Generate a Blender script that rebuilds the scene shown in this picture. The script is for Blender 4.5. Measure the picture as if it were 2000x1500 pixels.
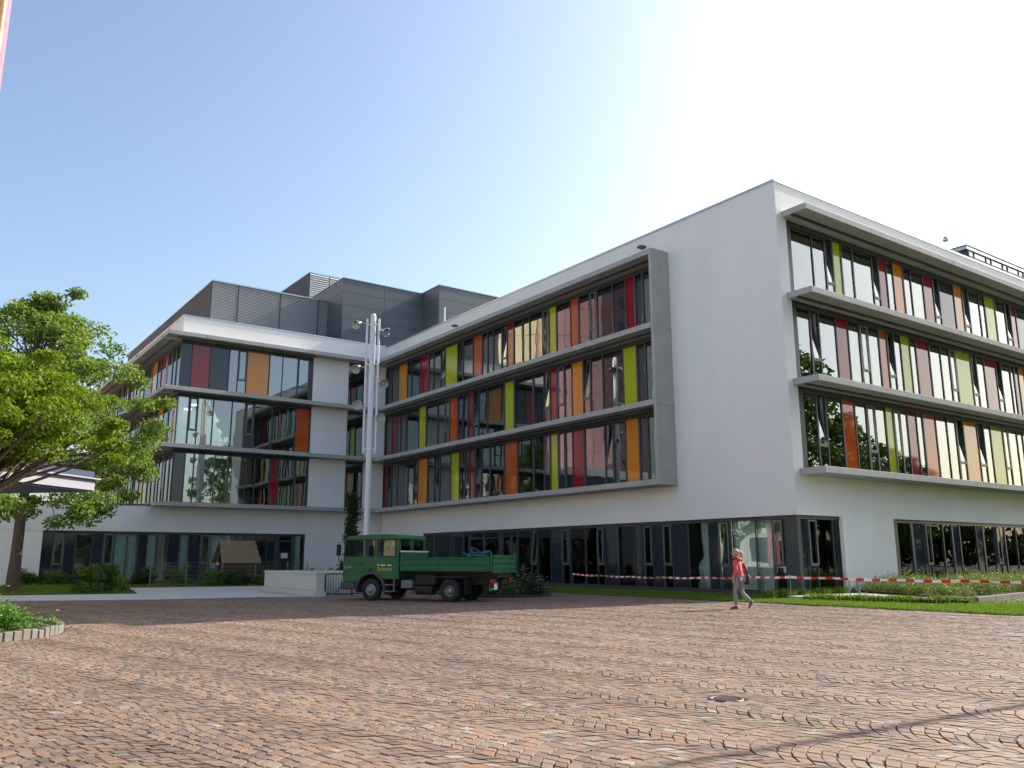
import bpy, bmesh, math, random
import numpy as np
from mathutils import Vector, Matrix, Euler

for _o in list(bpy.data.objects):
    bpy.data.objects.remove(_o, do_unlink=True)
SC = bpy.context.scene
COL = SC.collection
R = math.radians

# ------------------------------------------------------------------ camera
CAM = Vector((-27.233, -19.667, 1.4))
YAW, PITCH, ROLL = 0.62278, 0.20446, -0.0020
def _cam():
    f = Vector((math.sin(YAW)*math.cos(PITCH), math.cos(YAW)*math.cos(PITCH), math.sin(PITCH)))
    r = Vector((math.cos(YAW), -math.sin(YAW), 0))
    u = r.cross(f)
    r2 = math.cos(ROLL)*r + math.sin(ROLL)*u
    u2 = -math.sin(ROLL)*r + math.cos(ROLL)*u
    m = Matrix((( r2.x, u2.x, -f.x, CAM.x), (r2.y, u2.y, -f.y, CAM.y), (r2.z, u2.z, -f.z, CAM.z), (0, 0, 0, 1)))
    cd = bpy.data.cameras.new('camera')
    cd.sensor_width = 36.0
    cd.lens = 1645.9/2000*36
    cd.clip_end = 2000
    c = bpy.data.objects.new('camera', cd)
    COL.objects.link(c)
    c.matrix_world = m
    SC.camera = c
_cam()

# ------------------------------------------------------------------ sky, sun, exposure
SUN_EL, SUN_AZ = 33.0, 93.8            # azimuth clockwise from +Y
W = bpy.data.worlds.new('World'); SC.world = W; W.use_nodes = True
nt = W.node_tree; nt.nodes.clear()
wo = nt.nodes.new('ShaderNodeOutputWorld'); bg = nt.nodes.new('ShaderNodeBackground')
sk = nt.nodes.new('ShaderNodeTexSky'); sk.sky_type = 'NISHITA'; sk.sun_disc = False
sk.sun_elevation = R(SUN_EL); sk.sun_rotation = R(SUN_AZ)
sk.air_density = 1.0; sk.dust_density = 3.8; sk.ozone_density = 0.45; sk.altitude = 300
bg.inputs['Strength'].default_value = 0.13
wb = nt.nodes.new('ShaderNodeVectorMath'); wb.operation = 'MULTIPLY'; wb.inputs[1].default_value = (0.96, 1.005, 1.02)   # camera white balance
nt.links.new(sk.outputs[0], wb.inputs[0]); nt.links.new(wb.outputs[0], bg.inputs[0]); nt.links.new(bg.outputs[0], wo.inputs[0])
sd = bpy.data.lights.new('sun', 'SUN'); sd.energy = 4.6; sd.angle = R(0.5); sd.color = (1.0, 0.93, 0.83)
so = bpy.data.objects.new('sun', sd); COL.objects.link(so)
_sv = Vector((math.cos(R(SUN_EL))*math.sin(R(SUN_AZ)), math.cos(R(SUN_EL))*math.cos(R(SUN_AZ)), math.sin(R(SUN_EL))))
so.rotation_euler = _sv.to_track_quat('Z', 'Y').to_euler(); so.location = (60, -10, 60)
SC.view_settings.view_transform = 'Standard'
SC.view_settings.look = 'None'
SC.view_settings.gamma = 1.0
SC.view_settings.use_curve_mapping = False
SC.view_settings.exposure = 1.0
SC.render.engine = 'CYCLES'
SC.cycles.max_bounces = 8
SC.cycles.transparent_max_bounces = 16

# ------------------------------------------------------------------ materials
def mat(name, col, rough=0.6, metal=0.0, var=0.0, scale=3.0, bump=0.0, bscale=60.0, ior=1.45, coords='Object', stretch=None, spec=None):
    m = bpy.data.materials.new(name); m.use_nodes = True
    n = m.node_tree; b = n.nodes['Principled BSDF']
    b.inputs['Base Color'].default_value = (*col, 1); b.inputs['Roughness'].default_value = rough
    b.inputs['Metallic'].default_value = metal; b.inputs['IOR'].default_value = ior
    if spec is not None: b.inputs['Specular IOR Level'].default_value = spec
    tc = n.nodes.new('ShaderNodeTexCoord'); src = tc.outputs[coords]
    if coords == 'Position':
        pass
    if stretch:
        mp = n.nodes.new('ShaderNodeMapping'); mp.inputs['Scale'].default_value = stretch
        n.links.new(src, mp.inputs[0]); src = mp.outputs[0]
    if var > 0:
        t = n.nodes.new('ShaderNodeTexNoise'); t.inputs['Scale'].default_value = scale; t.inputs['Detail'].default_value = 6
        n.links.new(src, t.inputs['Vector'])
        mx = n.nodes.new('ShaderNodeMix'); mx.data_type = 'RGBA'
        mx.inputs['A'].default_value = (*[c*(1-var) for c in col], 1); mx.inputs['B'].default_value = (*[min(1, c*(1+var)) for c in col], 1)
        n.links.new(t.outputs['Fac'], mx.inputs['Factor']); n.links.new(mx.outputs['Result'], b.inputs['Base Color'])
    if bump > 0:
        t2 = n.nodes.new('ShaderNodeTexNoise'); t2.inputs['Scale'].default_value = bscale; t2.inputs['Detail'].default_value = 4
        n.links.new(src, t2.inputs['Vector'])
        bp = n.nodes.new('ShaderNodeBump'); bp.inputs['Strength'].default_value = bump; bp.inputs['Distance'].default_value = 0.02
        n.links.new(t2.outputs['Fac'], bp.inputs['Height']); n.links.new(bp.outputs['Normal'], b.inputs['Normal'])
    return m

def glass_mat(name, tint=(0.62, 0.70, 0.68), ior=2.0, rough=0.0):
    m = bpy.data.materials.new(name); m.use_nodes = True
    n = m.node_tree; n.nodes.clear()
    o = n.nodes.new('ShaderNodeOutputMaterial'); mx = n.nodes.new('ShaderNodeMixShader')
    tr = n.nodes.new('ShaderNodeBsdfTransparent'); tr.inputs[0].default_value = (*tint, 1)
    gl = n.nodes.new('ShaderNodeBsdfGlossy'); gl.inputs['Roughness'].default_value = rough; gl.inputs['Color'].default_value = (0.95, 1.0, 0.98, 1)
    fr = n.nodes.new('ShaderNodeFresnel'); fr.inputs[0].default_value = ior
    # float glass is never perfectly flat: a very slow waviness
    tc = n.nodes.new('ShaderNodeNewGeometry'); t = n.nodes.new('ShaderNodeTexNoise'); t.inputs['Scale'].default_value = 0.9; t.inputs['Detail'].default_value = 1
    n.links.new(tc.outputs['Position'], t.inputs['Vector'])
    bp = n.nodes.new('ShaderNodeBump'); bp.inputs['Strength'].default_value = 0.05; bp.inputs['Distance'].default_value = 0.05
    n.links.new(t.outputs['Fac'], bp.inputs['Height']); n.links.new(bp.outputs['Normal'], gl.inputs['Normal'])
    n.links.new(fr.outputs[0], mx.inputs[0]); n.links.new(tr.outputs[0], mx.inputs[1]); n.links.new(gl.outputs[0], mx.inputs[2])
    n.links.new(mx.outputs[0], o.inputs[0])
    return m

def leaf_mat(name, c1, c2, trans=0.35, rough=0.5):
    m = bpy.data.materials.new(name); m.use_nodes = True
    n = m.node_tree; b = n.nodes['Principled BSDF']; b.inputs['Roughness'].default_value = rough
    b.inputs['Specular IOR Level'].default_value = 0.3
    at = n.nodes.new('ShaderNodeAttribute'); at.attribute_name = 'tint'
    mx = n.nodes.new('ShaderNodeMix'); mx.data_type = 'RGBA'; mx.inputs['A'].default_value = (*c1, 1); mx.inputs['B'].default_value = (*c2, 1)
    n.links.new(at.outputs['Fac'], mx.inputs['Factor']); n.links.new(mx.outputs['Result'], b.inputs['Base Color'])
    tl = n.nodes.new('ShaderNodeBsdfTranslucent'); n.links.new(mx.outputs['Result'], tl.inputs[0])
    ms = n.nodes.new('ShaderNodeMixShader'); ms.inputs[0].default_value = trans
    n.links.new(b.outputs[0], ms.inputs[1]); n.links.new(tl.outputs[0], ms.inputs[2])
    n.links.new(ms.outputs[0], n.nodes['Material Output'].inputs[0])
    return m

def emit_mat(name, col, s):
    m = bpy.data.materials.new(name); m.use_nodes = True
    b = m.node_tree.nodes['Principled BSDF']; b.inputs['Emission Color'].default_value = (*col, 1); b.inputs['Emission Strength'].default_value = s
    b.inputs['Base Color'].default_value = (0.8, 0.8, 0.75, 1)
    return m

def cobble_mat():
    m = bpy.data.materials.new('porphyry_setts'); m.use_nodes = True
    n = m.node_tree; b = n.nodes['Principled BSDF']; b.inputs['Roughness'].default_value = 0.75; b.inputs['Specular IOR Level'].default_value = 0.25
    at = n.nodes.new('ShaderNodeAttribute'); at.attribute_name = 'tint'
    cr = n.nodes.new('ShaderNodeValToRGB'); e = cr.color_ramp.elements
    cols = [(0.0, (0.10, 0.078, 0.072)), (0.22, (0.138, 0.098, 0.082)), (0.42, (0.172, 0.120, 0.094)), (0.58, (0.198, 0.128, 0.092)), (0.74, (0.185, 0.148, 0.118)), (0.88, (0.22, 0.125, 0.075)), (0.97, (0.20, 0.17, 0.14)), (1.0, (0.25, 0.22, 0.185))]
    e[0].position, e[0].color = cols[0][0], (*cols[0][1], 1); e[1].position, e[1].color = cols[-1][0], (*cols[-1][1], 1)
    for p, c in cols[1:-1]:
        k = e.new(p); k.color = (*c, 1)
    n.links.new(at.outputs['Fac'], cr.inputs[0])
    g = n.nodes.new('ShaderNodeNewGeometry')
    t = n.nodes.new('ShaderNodeTexNoise'); t.inputs['Scale'].default_value = 35; t.inputs['Detail'].default_value = 5
    n.links.new(g.outputs['Position'], t.inputs['Vector'])
    t3 = n.nodes.new('ShaderNodeTexNoise'); t3.inputs['Scale'].default_value = 0.45; t3.inputs['Detail'].default_value = 3
    n.links.new(g.outputs['Position'], t3.inputs['Vector'])
    mr = n.nodes.new('ShaderNodeMapRange'); mr.inputs['To Min'].default_value = 0.72; mr.inputs['To Max'].default_value = 1.28
    n.links.new(t.outputs['Fac'], mr.inputs[0])
    mr2 = n.nodes.new('ShaderNodeMapRange'); mr2.inputs['From Min'].default_value = 0.3; mr2.inputs['From Max'].default_value = 0.7
    mr2.inputs['To Min'].default_value = 0.95; mr2.inputs['To Max'].default_value = 1.22
    n.links.new(t3.outputs['Fac'], mr2.inputs[0])
    ml = n.nodes.new('ShaderNodeMath'); ml.operation = 'MULTIPLY'; n.links.new(mr.outputs[0], ml.inputs[0]); n.links.new(mr2.outputs[0], ml.inputs[1])
    vm = n.nodes.new('ShaderNodeVectorMath'); vm.operation = 'SCALE'; n.links.new(cr.outputs[0], vm.inputs[0]); n.links.new(ml.outputs[0], vm.inputs['Scale'])
    n.links.new(vm.outputs[0], b.inputs['Base Color'])
    bp = n.nodes.new('ShaderNodeBump'); bp.inputs['Strength'].default_value = 0.35; bp.inputs['Distance'].default_value = 0.008
    n.links.new(t.outputs['Fac'], bp.inputs['Height']); n.links.new(bp.outputs['Normal'], b.inputs['Normal'])
    return m

M = {}
M['plaster'] = mat('white_render', (0.80, 0.785, 0.765), 0.85, var=0.06, scale=0.7, bump=0.12, bscale=180, stretch=(1, 1, 0.3))
M['concrete'] = mat('fair_faced_concrete', (0.40, 0.395, 0.375), 0.8, var=0.16, scale=1.6, bump=0.15, bscale=40)
M['frame'] = mat('anthracite_frame', (0.055, 0.06, 0.064), 0.4)
M['frame_light'] = mat('grey_sash_metal', (0.13, 0.14, 0.145), 0.4)
M['coping'] = mat('zinc_coping', (0.42, 0.48, 0.50), 0.35, metal=0.75)
M['coping_dark'] = mat('dark_flashing', (0.07, 0.075, 0.085), 0.5)
M['cladding'] = mat('slate_grey_cladding', (0.09, 0.105, 0.125), 0.45, var=0.1, scale=0.7)
M['louvre'] = mat('louvre_grey', (0.58, 0.60, 0.62), 0.5)
M['greyrender'] = mat('dark_grey_render', (0.085, 0.088, 0.10), 0.9, var=0.08, scale=4)
M['roof'] = mat('roof_gravel', (0.25, 0.24, 0.23), 0.95, var=0.2, scale=8)
M['glass'] = glass_mat('window_glass', tint=(0.86, 0.91, 0.89), ior=3.2)
M['glass_low'] = glass_mat('ground_floor_glass', tint=(0.82, 0.88, 0.86), ior=1.5)
for k, c in dict(navy=(0.022, 0.032, 0.045), orange=(0.66, 0.23, 0.012), flame=(0.50, 0.085, 0.012), red=(0.26, 0.010, 0.018), lime=(0.42, 0.46, 0.015)).items():
    M[k] = mat(k + '_enamelled_glass', c, 0.04, ior=1.6)
M['interior'] = mat('room_interior', (0.58, 0.58, 0.55), 0.9)
M['ceiling'] = mat('room_ceiling', (0.72, 0.72, 0.69), 0.9)
M['curtain'] = mat('curtain_fabric', (0.80, 0.85, 0.82), 0.9, var=0.06, scale=3)
M['curtain_beige'] = mat('beige_curtain', (0.50, 0.42, 0.28), 0.9)
M['blind'] = mat('blind_slat', (0.55, 0.56, 0.56), 0.4, metal=0.4)
M['lamp'] = emit_mat('lit_ceiling_lamp', (1.0, 0.9, 0.65), 3.0)
M['paper'] = mat('paper', (0.75, 0.78, 0.78), 0.8)
M['sett'] = cobble_mat()
M['joint'] = mat('joint_sand', (0.12, 0.10, 0.078), 0.95, var=0.45, scale=1.2)
M['ground'] = mat('bare_ground', (0.16, 0.15, 0.13), 0.95, var=0.3, scale=0.4)
M['path'] = mat('pale_concrete_paving', (0.42, 0.43, 0.43), 0.85, var=0.08, scale=2)
M['soil'] = mat('soil', (0.045, 0.035, 0.025), 0.95, var=0.4, scale=9, bump=0.8, bscale=25)
M['lawn'] = mat('lawn_base', (0.05, 0.085, 0.014), 0.95, var=0.4, scale=6)
M['grass'] = leaf_mat('grass_blades', (0.08, 0.16, 0.012), (0.20, 0.29, 0.035), 0.4)
M['mast'] = mat('white_mast_paint', (0.72, 0.72, 0.74), 0.35)
M['lampmetal'] = mat('spun_aluminium', (0.6, 0.6, 0.58), 0.22, metal=1.0)
M['lampglass'] = mat('lamp_glass', (0.35, 0.36, 0.34), 0.12, ior=1.5)
M['bark'] = mat('bark', (0.10, 0.075, 0.055), 0.95, var=0.4, scale=12, bump=0.9, bscale=30, stretch=(1, 1, 0.25))
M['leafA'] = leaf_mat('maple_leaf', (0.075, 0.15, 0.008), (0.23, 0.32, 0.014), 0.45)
M['leafB'] = leaf_mat('pale_leaf', (0.10, 0.18, 0.025), (0.24, 0.34, 0.05), 0.45)
M['leafD'] = leaf_mat('dark_leaf', (0.018, 0.035, 0.012), (0.05, 0.08, 0.02), 0.2)
M['leafS'] = leaf_mat('shrub_leaf', (0.045, 0.10, 0.012), (0.12, 0.20, 0.025), 0.3)
M['leafBush'] = leaf_mat('bed_leaf', (0.06, 0.17, 0.015), (0.15, 0.30, 0.04), 0.35)
M['herb'] = leaf_mat('herb_leaf', (0.085, 0.13, 0.022), (0.20, 0.26, 0.05), 0.35)
M['flower'] = mat('white_petal', (0.8, 0.8, 0.78), 0.7)
M['wood'] = mat('larch_board', (0.235, 0.165, 0.095), 0.75, var=0.3, scale=4, bump=0.3, bscale=30, stretch=(1, 8, 8))
M['wood_dark'] = mat('brown_board', (0.10, 0.065, 0.04), 0.85, var=0.3, scale=4)
M['wire'] = mat('galvanised_wire', (0.22, 0.24, 0.23), 0.5, metal=0.3)
M['rampwall'] = mat('pale_ramp_concrete', (0.52, 0.54, 0.52), 0.8, var=0.1, scale=2.5, bump=0.1)
M['gate'] = mat('dark_gate_paint', (0.03, 0.033, 0.038), 0.5)
M['green'] = mat('truck_green_paint', (0.008, 0.115, 0.036), 0.45, var=0.35, scale=1.6)
M['green_bed'] = mat('worn_green_paint', (0.02, 0.125, 0.05), 0.6, var=0.3, scale=5, bump=0.1)
M['black'] = mat('black_rubber', (0.022, 0.022, 0.024), 0.75, var=0.3, scale=10)
M['chassis'] = mat('dirty_chassis', (0.03, 0.028, 0.026), 0.85, var=0.4, scale=6)
M['plasticgrey'] = mat('grey_plastic', (0.06, 0.062, 0.065), 0.6)
M['rim'] = mat('silver_rim', (0.30, 0.31, 0.32), 0.5, metal=0.3)
M['tank'] = mat('grey_tank', (0.16, 0.17, 0.18), 0.5)
M['truckglass'] = glass_mat('cab_glass', tint=(0.5, 0.56, 0.54), ior=1.5)
M['white'] = mat('white_paint', (0.75, 0.75, 0.74), 0.5)
M['yellow'] = mat('yellow_lettering', (0.62, 0.45, 0.06), 0.5)
M['redlens'] = mat('red_lens', (0.45, 0.015, 0.015), 0.25)
M['hose'] = mat('teal_hose', (0.012, 0.09, 0.13), 0.5)
M['seat'] = mat('seat_fabric', (0.02, 0.02, 0.022), 0.9)
M['skin'] = mat('skin', (0.50, 0.30, 0.21), 0.55)
M['coral'] = mat('coral_jacket', (0.60, 0.085, 0.105), 0.75, var=0.15, scale=9, bump=0.3, bscale=14)
M['trouser'] = mat('grey_trousers', (0.25, 0.235, 0.225), 0.85, var=0.15, scale=14, bump=0.3, bscale=16)
M['shoe'] = mat('brown_shoe', (0.09, 0.05, 0.035), 0.6)
M['sole'] = mat('tan_sole', (0.24, 0.17, 0.11), 0.8)
M['hair'] = mat('blonde_hair', (0.36, 0.24, 0.11), 0.45, var=0.35, scale=40, stretch=(1, 1, 0.2))
M['bag'] = mat('black_bag', (0.025, 0.025, 0.028), 0.35)
M['bagtrim'] = mat('pale_bag_print', (0.45, 0.45, 0.45), 0.5)
M['tape_red'] = mat('tape_red', (0.62, 0.015, 0.02), 0.4)
M['tape_white'] = mat('tape_white', (0.78, 0.77, 0.75), 0.4)
M['steel'] = mat('rack_steel', (0.25, 0.26, 0.27), 0.4, metal=0.8)
M['pink'] = mat('rose_panel', (0.44, 0.17, 0.20), 0.4, var=0.05, scale=0.3)
M['cream'] = mat('cream_panel', (0.62, 0.54, 0.33), 0.4, var=0.05, scale=0.3)
M['pale'] = mat('pale_pier', (0.60, 0.59, 0.56), 0.6, var=0.05, scale=0.3)
M['dusty'] = mat('dusty_rose_panel', (0.42, 0.245, 0.25), 0.4, var=0.05, scale=0.3)
M['maroon'] = mat('maroon_panel', (0.20, 0.10, 0.105), 0.4, var=0.05, scale=0.3)
M['yellowrib'] = mat('yellow_rib', (0.62, 0.52, 0.24), 0.35)
M['canopy_white'] = mat('canopy_fascia', (0.30, 0.29, 0.33), 0.6)
M['canopy_blue'] = mat('canopy_blue', (0.035, 0.05, 0.10), 0.5)
M['castiron'] = mat('cast_iron', (0.09, 0.08, 0.08), 0.6, metal=0.5, var=0.3, scale=20)
M['granite'] = mat('edging_granite', (0.16, 0.145, 0.125), 0.85, var=0.25, scale=14, bump=0.4)

# ------------------------------------------------------------------ builders
class MB:
    def __init__(s): s.v = []; s.f = []; s.m = []; s.sm = []
    def add(s, vs, fs, m=0, smooth=False):
        o = len(s.v); s.v.extend([tuple(p) for p in vs])
        for f in fs: s.f.append(tuple(i+o for i in f)); s.m.append(m); s.sm.append(smooth)
    def box(s, x0, x1, y0, y1, z0, z1, m=0):
        x0, x1 = min(x0, x1), max(x0, x1); y0, y1 = min(y0, y1), max(y0, y1); z0, z1 = min(z0, z1), max(z0, z1)
        s.add([(x0,y0,z0),(x1,y0,z0),(x1,y1,z0),(x0,y1,z0),(x0,y0,z1),(x1,y0,z1),(x1,y1,z1),(x0,y1,z1)],
              [(0,3,2,1),(4,5,6,7),(0,1,5,4),(1,2,6,5),(2,3,7,6),(3,0,4,7)], m)
    def obox(s, c, a, b, h, m=0):
        c, a, b, h = Vector(c), Vector(a), Vector(b), Vector(h)
        P = [c-a-b-h, c+a-b-h, c+a+b-h, c-a+b-h, c-a-b+h, c+a-b+h, c+a+b+h, c-a+b+h]
        s.add(P, [(0,3,2,1),(4,5,6,7),(0,1,5,4),(1,2,6,5),(2,3,7,6),(3,0,4,7)], m)
    def bar(s, p, q, w, h=None, m=0, up=(0,0,1)):
        p, q = Vector(p), Vector(q); d = q-p; h = h or w
        u = Vector(up); a = d.cross(u)
        if a.length < 1e-6: a = d.cross(Vector((1,0,0)))
        a.normalize(); b = a.cross(d).normalized()
        s.obox((p+q)/2, d/2, a*w/2, b*h/2, m)
    def tube(s, pts, rad, n=8, m=0, cap=True, closed=False):
        pts = [Vector(p) for p in pts]; k = len(pts)
        rad = [rad]*k if not hasattr(rad, '__len__') else rad
        vs = []; prev = None
        for i in range(k):
            if closed: d = pts[(i+1) % k]-pts[i-1]
            else: d = pts[min(i+1, k-1)]-pts[max(i-1, 0)]
            d.normalize()
            a = prev - d*prev.dot(d) if prev is not None else d.orthogonal()
            if a.length < 1e-5: a = d.orthogonal()
            a.normalize(); prev = a; b = d.cross(a)
            for j in range(n):
                t = 2*math.pi*j/n; vs.append(pts[i]+(a*math.cos(t)+b*math.sin(t))*rad[i])
        fs = []
        for i in range(k if closed else k-1):
            i2 = (i+1) % k
            for j in range(n): fs.append((i*n+j, i*n+(j+1) % n, i2*n+(j+1) % n, i2*n+j))
        s.add(vs, fs, m, True)
        if cap and not closed:
            s.add(vs[:n], [tuple(reversed(range(n)))], m); s.add(vs[-n:], [tuple(range(n))], m)
    def lathe(s, prof, c, axis, n=20, m=0, smooth=True):
        c = Vector(c); ax = Vector(axis).normalized(); a = ax.orthogonal().normalized(); b = ax.cross(a)
        vs = [c+ax*z+(a*math.cos(2*math.pi*j/n)+b*math.sin(2*math.pi*j/n))*r for r, z in prof for j in range(n)]
        fs = [(i*n+j, i*n+(j+1) % n, (i+1)*n+(j+1) % n, (i+1)*n+j) for i in range(len(prof)-1) for j in range(n)]
        s.add(vs, fs, m, smooth)
    def prism(s, poly, axis, a0, a1, m=0):
        # poly in the two other axes, extruded along axis from a0 to a1
        def P(u, v, w):
            return {'x': (w, u, v), 'y': (u, w, v), 'z': (u, v, w)}[axis]
        n = len(poly)
        vs = [P(u, v, a0) for u, v in poly]+[P(u, v, a1) for u, v in poly]
        s.add(vs, [tuple(range(n)), tuple(reversed(range(n, 2*n)))]+[(i, n+i, n+(i+1) % n, (i+1) % n) for i in range(n)], m)
    def build(s, name, mats, parent=None, loc=None, bevel=0.0, smooth_all=False):
        me = bpy.data.meshes.new(name); me.from_pydata(s.v, [], s.f)
        for m in (mats if isinstance(mats, (list, tuple)) else [mats]): me.materials.append(m)
        me.polygons.foreach_set('material_index', s.m)
        me.polygons.foreach_set('use_smooth', [True]*len(s.f) if smooth_all else s.sm)
        bm = bmesh.new(); bm.from_mesh(me); bmesh.ops.recalc_face_normals(bm, faces=bm.faces)
        if bevel > 0:
            bmesh.ops.remove_doubles(bm, verts=bm.verts, dist=1e-5)
            es = [e for e in bm.edges if len(e.link_faces) == 2 and e.calc_face_angle(0) > 0.6]
            bmesh.ops.bevel(bm, geom=es, offset=bevel, segments=2, profile=0.5, affect='EDGES', clamp_overlap=True)
        bm.to_mesh(me); bm.free()
        return link(name, me, parent, loc)

def link(name, me, parent=None, loc=None):
    o = bpy.data.objects.new(name, me); COL.objects.link(o)
    if loc is not None: o.location = loc
    if parent is not None: o.parent = parent
    return o
def empty(name, label, cat, loc=(0,0,0), group=None, rz=0):
    o = bpy.data.objects.new(name, None); COL.objects.link(o); o.location = loc; o.rotation_euler = (0, 0, rz); o.empty_display_size = 0.3
    return tag(o, label, cat, group)
def tag(o, label=None, cat=None, group=None, kind=None):
    if label: o['label'] = label
    if cat: o['category'] = cat
    if group: o['group'] = group
    if kind: o['kind'] = kind
    return o
_cubes = {}
def cube(name, m, x0, x1, y0, y1, z0, z1, parent=None):
    key = (name, m.name)
    if key not in _cubes:
        b = MB(); b.box(-.5, .5, -.5, .5, -.5, .5); me = bpy.data.meshes.new(name)
        me.from_pydata(b.v, [], b.f); me.materials.append(m); _cubes[key] = me
    o = link(name, _cubes[key], parent, ((x0+x1)/2, (y0+y1)/2, (z0+z1)/2)); o.scale = (abs(x1-x0), abs(y1-y0), abs(z1-z0))
    return o
def np_mesh(name, V, F, mats, tint=None, smooth=False):
    """V (n,3), F (m,k) same-size faces; tint per face"""
    me = bpy.data.meshes.new(name); n, k = F.shape
    me.vertices.add(len(V)); me.vertices.foreach_set('co', np.ascontiguousarray(V, dtype=np.float32).ravel())
    me.loops.add(n*k); me.loops.foreach_set('vertex_index', np.ascontiguousarray(F, dtype=np.int32).ravel())
    me.polygons.add(n); me.polygons.foreach_set('loop_start', np.arange(0, n*k, k, dtype=np.int32))
    me.update(calc_edges=True)
    for m in (mats if isinstance(mats, (list, tuple)) else [mats]): me.materials.append(m)
    if tint is not None:
        a = me.attributes.new('tint', 'FLOAT', 'FACE'); a.data.foreach_set('value', np.ascontiguousarray(tint, dtype=np.float32))
    me.polygons.foreach_set('use_smooth', [bool(smooth)]*n)
    return me
RNG = np.random.default_rng(7)
def leaf_cloud(P, N, size, ratio=0.55, fold=0.0, rng=RNG, tint=None, jit=0.35):
    """one diamond leaf (two triangles as a quad) at each point P with facing normal N"""
    n = len(P)
    N = N/np.maximum(np.linalg.norm(N, axis=1, keepdims=True), 1e-6)
    r = rng.normal(size=(n, 3)); A = np.cross(N, r); A /= np.maximum(np.linalg.norm(A, axis=1, keepdims=True), 1e-6)
    B = np.cross(N, A); s = (size*(1+jit*rng.uniform(-1, 1, n)))[:, None]
    V = np.stack([P-A*s*0.5, P+B*s*0.5*ratio+N*s*0.06, P+A*s*0.5-N*s*0.08, P-B*s*0.5*ratio+N*s*0.06], 1).reshape(-1, 3)
    F = np.arange(4*n).reshape(n, 4)
    if tint is None: tint = rng.uniform(0, 1, n)
    return V, F, tint

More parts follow.
